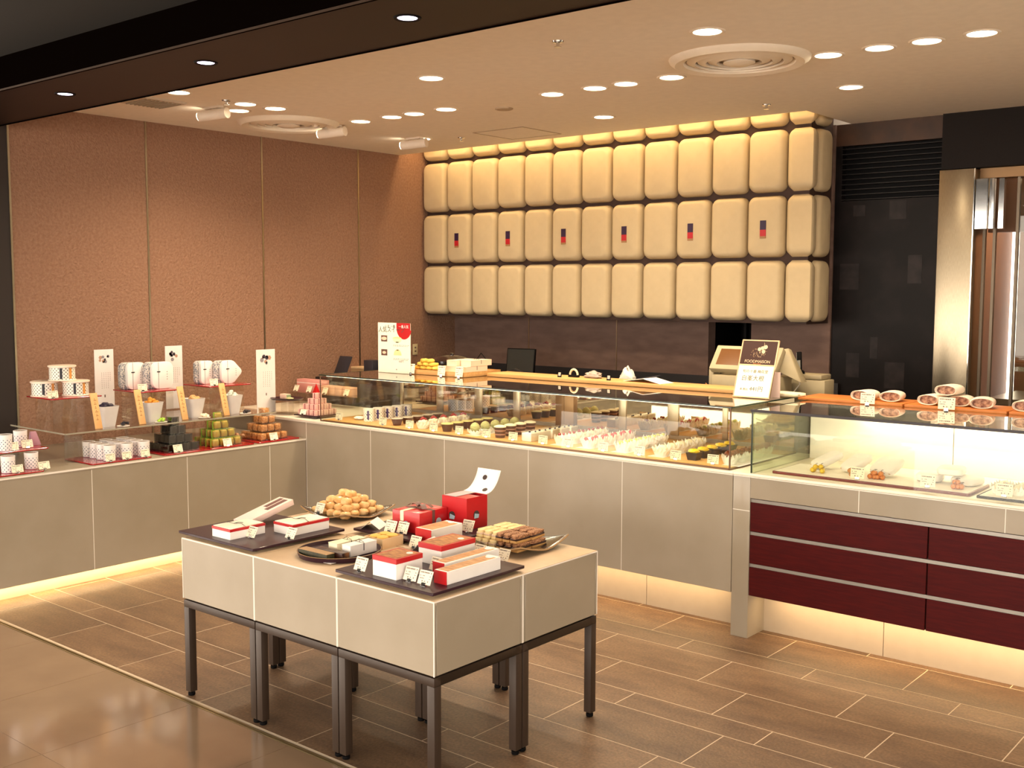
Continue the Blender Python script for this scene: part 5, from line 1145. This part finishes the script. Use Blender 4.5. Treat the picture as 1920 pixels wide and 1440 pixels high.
# ------------------------------------------------------------------ on top of the main case
zg = ZG+.0015
F_ = P(870, 708, zg); L_ = P(750, 700, zg)
bx1, bx0, by0 = F_.x, P(742, 699, zg).x, F_.y
by1 = P(942, 702, zg).y
t = thing('wooden_box', 'pale wooden tray box on top of the glass case carrying pastries and boxes', 'tray', ((bx0+bx1)/2, (by0+by1)/2, zg)); w, d = (bx1-bx0)/2, (by1-by0)/2
mk('tray_body', MB().box(-w, -d, 0, w, d, .026), m_wood, t, bev=.002); mk('tray_rim', MB().box(-w, -d, .026, w, -d+.006, .030).box(-w, d-.006, .026, w, d, .030).box(w-.006, -d+.006, .026, w, d-.006, .030), m_wood, t, bev=.001)
zt3 = zg+.0265
py0_ = cake('pale_wrapped_cake')
for c in list(py0_.children): c.hide_render = False
m_yp = mat('yellow_pastry', 'e8c860', .5, var='d8ac40', vscale=30, bump=.2)
yp0 = mk('yellow_pastry', MB().blob((0, 0, .013), (.026, .03, .0125), 14, 8, amp=.25, fr=20, sup=.8), m_yp, smooth=True); k = 0
cxp = PY(by0+.09, 805, 695).x
for L, nn_ in enumerate((3, 2, 1)):
    for i in range(nn_+1):
        for j in range(max(1, nn_-1)):
            o = yp0 if k == 0 else dup(yp0); k += 1; o.location = (cxp+(i-nn_/2)*.055, by0+.075+j*.062, zt3+L*.0225); o.rotation_euler = (0, 0, random.uniform(0, 3))
            tag(o, 'yellow wrapped pastry on the wooden box, %s layer' % ('bottom', 'middle', 'top')[L], 'pastry', 'yellow pastries, %s layer' % ('bottom', 'middle', 'top')[L])
o = py0_; 
for c in list(o.children): bpy.data.objects.remove(c)
bpy.data.objects.remove(o)
m_pb = mat('pale_peach_box', 'ead0b4', .5)
bxs = [(842, 0, 0, 'lower left'), (872, 0, 0, 'lower right, tied with string'), (848, 1, .01, 'upper left'), (878, 1, .04, 'upper right, tied with string')]
for px, L, dy, w in bxs:
    x = PY(by0+.06, px, 700).x
    x = min(x, bx1-.048); 
    if 'left' in w: x = bx1-.142
    else: x = bx1-.050
    q = lidbox('sweet_box', 'pale peach sweet box on the wooden box, '+w, x-.043, x+.043, by0+.03+dy, by0+.03+dy+.20, zt3+.0001+L*.0365, .036, .001, m_pb, m_pb, string=1 if 'string' in w else None, group='peach boxes on the wooden box')
for px, py, w in ((768, 703, 'leftmost'), (825, 709, 'middle'), (858, 712, 'rightmost')): card((PY(by0-.03, px, py).x, by0-.02, zg), 'cream price card before the wooden box, %s' % w, .1, w=.058, h=.062, tilt=.15)
# poster
b0 = P(710, 696, zg); b1 = P(770, 699, zg); yps = b0.y; tp = PY(yps, 707, 604)
w = PY(yps, 770, 699).x-b0.x; h = tp.z-zg; yps -= .03; b0 = PY(yps, 710, 699)
t = thing('poster_stand', 'white sweets poster with a red corner circle standing on the glass case', 'sign', (b0.x, yps, zg))
mb = MB().box(0, -.003, 0, w, 0, h); mk('poster_sheet', mb, mat('bright_poster', 'f6f2dc', .4), t)
q = MB(); n = 20; q.add([(w, -.0034, h)]+[(w-.42*w, -.0034, h)]+[(w-.19*w+.23*w*math.cos(a), -.0034, h-.10*w+.25*w*math.sin(a)) for a in [PI+(PI*.92)*i/n for i in range(n+1)]]+[(w, -.0034, h-.15*w)], [tuple(range(n+4))]); mk('red_corner', q, m_redp, t)
fr = Matrix(((1, 0, 0, 0), (0, 0, 1, 0), (0, 1, 0, 0), (0, 0, 0, 1))); fr = Matrix(((1, 0, 0, 0), (0, 0, -1, 0), (0, 1, 0, 0), (0, 0, 0, 1)))
def onface(x, z, y=-.0036): return Matrix.Translation((x, y, z)) @ fr
mb = MB(); text_mb('人気スイーツ', w*.135, mb, onface(w*.42, h*.855), 0); text_mb('いま 一番', w*.075, mb, onface(w*.38, h*.925), 0)
mk('headline', mb, mat('grey_ink', '4a4a44', .6), t)
mb = MB(); text_mb('一番人気', w*.075, mb, onface(w*.80, h*.925, -.0040), 0); mk('circle_lettering', mb, m_wht, t)
mb = MB()
for z in (.68, .40): mb.box(w*.10, -.0036, h*(z-.06), w*.29, -.003, h*(z+.065))
mk('photo', mb, mat('dark_photo', '4a3a34', .5, var='7a5040', vscale=90), t)
mb = MB(); mb.add([(w*.195+w*.085*math.cos(a), -.0038, h*.683+h*.035*math.sin(a)) for a in [2*PI*i/20 for i in range(20)]], [tuple(range(20))])
mb.add([(w*.195+w*.06*math.cos(a), -.0038, h*.40+h*.03*math.sin(a)) for a in [2*PI*i/7 for i in range(7)]], [tuple(range(7))]); mk('photo_dish', mb, mat('peach_dish', 'ecc8ac', .5), t)
mb = MB()
def arc(cx, cz, r1, r2, a0, a1, fill, m):
    n = 16; pts = [(cx+r1*math.cos(a0+(a1-a0)*i/n), -.0036, cz+r2*math.sin(a0+(a1-a0)*i/n)) for i in range(n+1)]; mb.add(pts, [tuple(range(n+1))], m)
arc(w*.60, h*.69, w*.14, h*.09, PI, 2*PI, 1, 0); arc(w*.60, h*.69, w*.14, h*.035, 0, PI, 1, 1); arc(w*.60, h*.625, w*.05, h*.02, PI, 2*PI, 1, 2)
arc(w*.61, h*.355, w*.12, h*.12, 0, PI, 1, 1); arc(w*.61, h*.45, w*.035, h*.02, 0, PI, 1, 2)
mk('drawing', mb, [mat('draw_cream', 'e6e2bc', .6), mat('draw_yellow', 'e4d69a', .6), mat('draw_brown', 'b07a5c', .6)], t)
mb = MB()
for z in (.555, .285, .535, .262):
    x = .48
    rnd = random.Random(int(z*1000))
    while x < .93: l = rnd.uniform(.02, .07); mb.box(w*x, -.0036, h*z, w*(x+l), -.003, h*(z+.009)); x += l+.02
text_mb('660円', w*.06, mb, onface(w*.72, h*.235), 0)
mb.box(w*.56, -.0036, h*.06, w*.59, -.003, h*.085); mk('small_print', mb, mat('grey_print', '9a9488', .6), t)
mk('foot', MB().box(.01, -.02, 0, w-.01, .008, .002), m_acr, t)
# FOODMAISON sign
c0 = P(1373, 744, zg); tl = PX(c0.x, 1393, 637); lean = math.atan2(tl.y-c0.y, tl.z-zg); H_ = math.hypot(tl.y-c0.y, tl.z-zg); W_ = PY(c0.y, 1442, 751).x-c0.x
t = thing('price_stand', 'framed FOODMAISON price sign with brown top half, near the right end of the case', 'sign', (c0.x, c0.y, zg+.002)); t.rotation_euler = (-lean, 0, 0)
f = .006
mk('sign_frame', MB().box(0, 0, 0, W_, .008, f).box(0, 0, H_-f, W_, .008, H_).box(0, 0, f, f, .008, H_-f).box(W_-f, 0, f, W_, .008, H_-f).box(f, 0, H_*.555, W_-f, .008, H_*.555+f), mat('tan_frame', 'd8b48c', .4), t, bev=.0008, seg=1)
mk('brand_panel', MB().box(f, .002, H_*.555+f, W_-f, .006, H_-f), mat('brand_brown', '3a1e18', .35), t)
mk('price_sheet', MB().box(f, .002, f, W_-f, .006, H_*.555), mat('bright_poster', 'f6f2dc', .4), t)
mb = MB(); text_mb('FOODMAISON', W_*.105, mb, onface(W_*.5, H_*.625, .0016), 0); text_mb('department', W_*.045, mb, onface(W_*.5, H_*.59, .0016), 1)
mk('brand_lettering', mb, [mat('pale_gold_ink', 'd8c09c', .5), mat('orange_gold_ink', 'b87038', .5)], t)
mb = MB(); rnd = random.Random(4)
for k in range(70):
    a = rnd.uniform(0, 2*PI); r = rnd.random()**.6; x = W_*.5+W_*.22*r*math.cos(a)+W_*.03*math.sin(a); z = H_*.78+H_*.105*r*math.sin(a)+.03*H_*math.cos(a)*.6; s = W_*rnd.uniform(.008, .022); b = rnd.uniform(0, 3)
    mb.add([(x+s*math.cos(b), .0012, z+s*math.sin(b)), (x+s*.35*math.cos(b+1.6), .0012, z+s*.35*math.sin(b+1.6)), (x-s*math.cos(b), .0012, z-s*math.sin(b)), (x+s*.35*math.cos(b-1.6), .0012, z+s*.35*math.sin(b-1.6))], [(0, 1, 2, 3)], k % 2)
for x, z, s in ((.50, .84, .05), (.58, .86, .05), (.66, .88, .055), (.62, .80, .05)): mb.add([(W_*(x+s*math.cos(i)), .0011, H_*z+W_*s*math.sin(i)) for i in [k*PI/4 for k in range(8)]], [tuple(range(8))], 0)
mb.tube([(W_*.60, .0012, H_*.88), (W_*.62, .0012, H_*.93), (W_*.60, .0012, H_*.955)], .0008, 4)
mk('emblem', mb, [mat('pale_gold_ink', 'd8c09c', .5), mat('dim_gold_ink', '9a7a58', .5)], t)
mb = MB(); text_mb('旬の十番 梅花堂', W_*.095, mb, onface(W_*.50, H_*.45, .0016), 0); text_mb('白峯大根', W_*.155, mb, onface(W_*.46, H_*.33, .0016), 0); text_mb('441円', W_*.145, mb, onface(W_*.60, H_*.15, .0016), 0); text_mb('本 税込', W_*.07, mb, onface(W_*.27, H_*.14, .0016), 0)
mk('lettering', mb, mat('olive_ink', '6a6448', .6), t)
p_ = PY(c0.y+.12, 1465, 735); tag(mk('pink_price_slip', MB().box(-.05, -.001, 0, .03, .001, .13), mat('pale_pink_slip', 'f0d4c8', .5), loc=(PY(c0.y+.10, 1452, 745).x, c0.y+.10, zg)), 'pale pink framed slip standing behind the brown topped sign', 'sign')
tag(mk('paper_bag', MB().blob((0, 0, .012), (.085, .05, .012), 16, 8, sup=.5, amp=.2), m_cream, loc=(PY(5.15, 1487, 742).x-.02, 5.14, zg), smooth=True), 'flat cream paper bag lying at the right end of the glass top', 'bag')
# ------------------------------------------------------------------ things of the staff, behind the case
zsf = ZG+.0225; ys = 5.2
def SX(px, y=ys, py=705): return PY(y, px, py).x
t = thing('tape_dispenser', 'cream curved tape dispenser on the pale rear shelf', 'tape dispenser', (SX(1076), ys, zsf))
mk('tape_roll', MB().tube([(.028*math.cos(a), 0, .012+.034*math.sin(a)) for a in [PI*.02+PI*.96*i/12 for i in range(13)]], .0065, 10), mat('cream_plastic', 'd8cca8', .35), t, smooth=True); mk('base', MB().box(-.035, -.012, 0, .035, .012, .01), m_black, t, bev=.002)
for px, w in ((1060, 'left of the tape dispenser'), (1152, 'before the plastic bag')):
    o = mk('small_frame', MB().box(-.014, 0, 0, .014, .003, .034), m_black, loc=(SX(px), ys-.06, zsf), rot=(-.15, 0, 0)); mk('frame_picture', MB().box(-.009, -.0006, .008, .009, 0, .028), mat('grey_print2', 'b8b0a4', .5), o); tag(o, 'tiny black framed card on the rear shelf, '+w, 'card stand')
m_bag = mat('white_plastic_bag', 'dcd6cc', .35, bump=.3, bscale=60)
def crumple(name, label, cat, px, y, z, rx, ry, rz, m, seed, amp=.55):
    return tag(mk(name, MB().blob((0, 0, rz*.8), (rx, ry, rz), 22, 13, amp=amp, fr=24, seed=seed, zflat=0), m, loc=(SX(px, y), y, z), smooth=True), label, cat)
crumple('crumpled_film', 'crumpled greyish plastic film on the rear shelf', 'plastic film', 1112, 5.22, zsf, .06, .03, .020, mat('grey_film', 'a89c90', .3, bump=.4, bscale=50), 2)
t = crumple('plastic_bag', 'white plastic carrier bag standing behind the rear shelf', 'plastic bag', 1177, 5.42, .96, .062, .04, .10, m_bag, 6, .35)
mk('bag_handles', MB().tube([(-.02, 0, .15), (-.012, 0, .185), (.0, 0, .20), (.012, 0, .18), (.015, 0, .15)], .007, 8), m_bag, t, smooth=True)
t = thing('booklet', 'open white booklet with navy cover lying on the rear shelf', 'booklet', (SX(1218), 5.2, zsf)); t.rotation_euler = (0, 0, -.1)
mk('pages', MB().add([(-.15, -.05, .002), (0, -.06, .024), (0, .06, .024), (-.15, .06, .002)], [(0, 1, 2, 3)]).add([(0, -.06, .024), (.13, -.07, .002), (.13, .05, .002), (0, .06, .024)], [(0, 1, 2, 3)]), m_wht, t, solid=.003); mk('cover', MB().add([(-.15, .061, .004), (0, .061, .026), (-.02, .13, .03), (-.13, .13, .008)], [(0, 1, 2, 3)]), mat('navy_cover', '1c2438', .3), t, solid=.002)
t = thing('cable_heap', 'heap of black cables and cloth on the staff worktop', 'cables', (SX(1285, 5.45), 5.45, .96))
mk('cloth', MB().blob((0, 0, .04), (.14, .07, .055), 20, 10, amp=.6, fr=18, seed=3, zflat=0), m_black, t, smooth=True)
mb = MB(); rnd = random.Random(8)
for k in range(6): mb.tube([(-.13+.05*i+rnd.uniform(-.02, .02), rnd.uniform(-.06, .04), .08+rnd.uniform(-.01, .03)) for i in range(6)], .003, 5)
mk('cables', mb, mat('cable_black', '161414', .3), t, smooth=True)
tag(mk('brown_strap', MB().tube([(0, 0, 0), (.006, 0, .05), (.012, 0, .10), (.022, 0, .13), (.03, 0, .12), (.024, 0, .09), (.02, 0, .0)], .006, 8), mat('brown_leather', 'a06838', .5), loc=(SX(1318, 5.4), 5.4, .96), smooth=True), 'brown looped strap standing beside the cash register', 'strap')
# cash register
yr = 5.58; m_bei = mat('beige_plastic', 'a89a7a', .45); xa, xb_ = SX(1338, yr), SX(1462, yr)
t = thing('cash_register', 'beige cash register with tilted touch screen behind the framed sign', 'cash register', ((xa+xb_)/2, yr, .96)); w = (xb_-xa)/2
zt_ = PY(yr, 1360, 692).z-.96
mk('printer_body', MB().box(-w+.02, -.06, 0, w, .16, zt_-.03), m_bei, t, bev=.008); mk('side_pillar', MB().box(-w-.015, -.03, 0, -w+.015, .05, zt_), m_bei, t, bev=.004)
sc2 = mk('screen_housing', MB().box(-w, 0, 0, w, .045, .165), m_bei, t, loc=(0, -.06, zt_+.005), rot=(math.radians(-38), 0, 0), bev=.006); mk('touch_screen', MB().box(-w+.035, -.001, .03, w-.035, 0, .140), mat('dim_brown_screen', '6a4420', .15), sc2)
mk('rear_display', MB().add([(w-.02, .02, zt_), (w+.10, .06, zt_-.06), (w+.10, .14, zt_-.06), (w-.02, .12, zt_), (w-.04, .06, zt_+.12), (w+.0, .10, zt_+.13), (w+.0, .14, zt_+.12), (w-.04, .13, zt_+.11)], [(0, 3, 2, 1), (4, 5, 6, 7), (0, 1, 5, 4), (1, 2, 6, 5), (2, 3, 7, 6), (3, 0, 4, 7)]), m_bei, t, bev=.006)
cord_pts = ([PY(5.66, 1478, 690), PY(5.66, 1495, 705), PY(5.66, 1500, 720), PY(5.66, 1488, 735)])
mk('cord', MB().tube(cord_pts, .003, 6), mat('cord_white', 'd0c8b8', .5), t, world=True, smooth=True)
xa2, xb2 = SX(1464, 5.75, 720), SX(1545, 5.75, 720); z2 = PY(5.7, 1500, 703).z
t = thing('beige_cabinet', 'large beige cabinet right of the register', 'cabinet', ((xa2+xb2)/2, 5.76, 0)); w2 = (xb2-xa2)/2
mk('cabinet_body', MB().box(-w2, -.0, .961, w2, .13, z2-.03), m_bei, t, bev=.006); mk('drawer_top', MB().box(-w2, .0, z2-.028, w2-.02, .13, z2), mat('beige_plastic2', '9a8c6e', .45), t, bev=.005)
t.location.z = 0
cord_pts = ([PY(5.66, 1478, 690), PY(5.66, 1495, 705), PY(5.66, 1500, 720), PY(5.66, 1488, 735)])
t = thing('telephone', 'black cordless telephone handset standing on the beige cabinet', 'telephone', (SX(1498, 5.78, 690), 5.79, z2+.0003)); mk('base', MB().lathe([(.03, 0), (.028, .012), (.02, .02), (.001, .021)], 18), m_black, t, smooth=True); hs_ = mk('handset', MB().box(-.014, -.008, .012, .014, .008, .125), m_black, t, rot=(-.15, -.12, 0), bev=.004)
mk('keypad', MB().box(-.010, -.0088, .03, .010, -.008, .075).box(-.013, -.0086, .020, -.011, -.008, .12), mat('silver_keys', 'b0b0a8', .3, .5), hs_)
# monitor and chair
yb_ = 6.55; a, b = PY(yb_, 950, 652), PY(yb_, 998, 654)
t = thing('flat_monitor', 'small black flat monitor tilted on the back counter', 'monitor', ((a.x+b.x)/2, yb_, .93)); w = (b.x-a.x)/2; hz = a.z-.93
sc2 = mk('screen_housing', MB().box(-w, 0, .03, w, .02, hz), m_black, t, rot=(-.12, 0, .12), bev=.003); mk('screen', MB().box(-w+.008, -.001, .04, w-.008, 0, hz-.008), mat('dark_teal_screen', '242c2c', .12, spec=.8), sc2); mk('stand', MB().box(-.03, .02, 0, .03, .08, .06), m_black, t)
yc = 6.08; a = PY(yc, 968, 690)
t = thing('office_chair', 'black curved office chair back before the monitor', 'chair', (a.x, yc, 0)); mk('backrest', MB().prism([(-.13, .7), (-.12, .90), (-.07, a.z-.02), (0, a.z), (.07, a.z-.02), (.12, .90), (.13, .7)], 0, .03), mat('black_fabric', '141212', .8), t, rot=(PI/2, 0, 0), bev=.006)
mk('chair_stem', MB().box(-.015, -.02, .45, .015, .0, .72), m_black, t); mk('seat', MB().box(-.2, -.20, .42, .2, .18, .48), MATS['black_fabric'], t, bev=.02); mk('chair_base', MB().box(-.02, -.14, .06, .02, -.1, .42).box(-.2, -.14, .03, .2, -.1, .06).box(-.02, -.22, .03, .02, .15, .06).lathe([(.02, 0), (.02, .03)], 10, cx=-.18, cy=-.12).lathe([(.02, 0), (.02, .03)], 10, cx=.18, cy=-.12), m_black, t)
# dark glossy lids behind the wooden box
t = thing('lidded_pan', 'dark glossy lidded pan with silver knob behind the wooden box', 'pan', (SX(838, 5.55, 675), 5.6, .96)); hp = PY(5.6, 838, 663).z-.96
mk('pan_body', MB().lathe([(.14, 0), (.145, hp-.05), (.001, hp-.05)], 32), mat('dark_glossy', '1c1416', .12, coat=.5), t, smooth=True); mk('lid', MB().lathe([(.15, hp-.05), (.15, hp-.045), (.10, hp-.02), (.04, hp-.008), (.001, hp-.006)], 36), MATS['dark_glossy'], t, smooth=True); mk('knob', MB().lathe([(.012, hp-.008), (.016, hp+.004), (.001, hp+.008)], 16), m_chrome, t, smooth=True)
t = tag(mk('black_wire_hook', MB().tube([Vector((PY(5.6, 888, 680).x, 5.6, .963)), PY(5.6, 890, 680), PY(5.6, 902, 662), PY(5.6, 915, 678), Vector((PY(5.6, 917, 680).x, 5.6, .963))], .003, 6), m_black, world=True, loc=(SX(902, 5.6), 5.6, 1.1)), 'thin black wire handle rising behind the peach boxes', 'wire handle')
# low beige partition, tablet and socket at the left
a, b = PY(5.75, 584, 681), PY(5.75, 686, 689)
t = thing('low_partition', 'low beige partition in the corner behind the clear shelf', 'partition', ((a.x+b.x)/2, 5.77, 0)); mk('panel', MB().box(-(b.x-a.x)/2, -.012, 0, (b.x-a.x)/2, .012, a.z-.02), mat('beige_laminate', 'b08e68', .5), t); mk('cap', MB().box(-(b.x-a.x)/2, -.015, a.z-.02, (b.x-a.x)/2, .10, a.z-.005), mat('pale_beige_cap', 'd0b088', .5), t, bev=.002)
a, b = PY(5.6, 640, 688), PY(5.6, 676, 690)
t = mk('tablet_screen', MB().box(-.07, 0, 0, .07, .008, .16), mat('dark_slate_plastic', '2c2a30', .3), loc=((a.x+b.x)/2-.02, 5.50, .96), rot=(-.45, 0, 0), bev=.003); tag(t, 'dark slate tablet leaning before the beige partition', 'tablet')
a = PY(5.6, 692, 675)
tag(mk('black_case', MB().box(-.05, -.04, 0, .05, .04, a.z-.96), MATS['dark_slate_plastic'], loc=(a.x+.01, 5.62, .96), bev=.006), 'dark upright case partly hidden behind the white poster', 'case')
a = PX(XL, 776, 655); o = mk('wall_socket', MB().box(0, -.02, -.045, .006, .035, .045), mat('socket_ivory', 'c8b890', .4), loc=(XL+.0045, a.y, a.z), bev=.001); mk('socket_holes', MB().box(.006, -.002, .008, .0065, .018, .022).box(.006, -.002, -.022, .0065, .018, -.008), m_ink, o); tag(o, 'small ivory wall socket plate beside the white poster', 'socket')
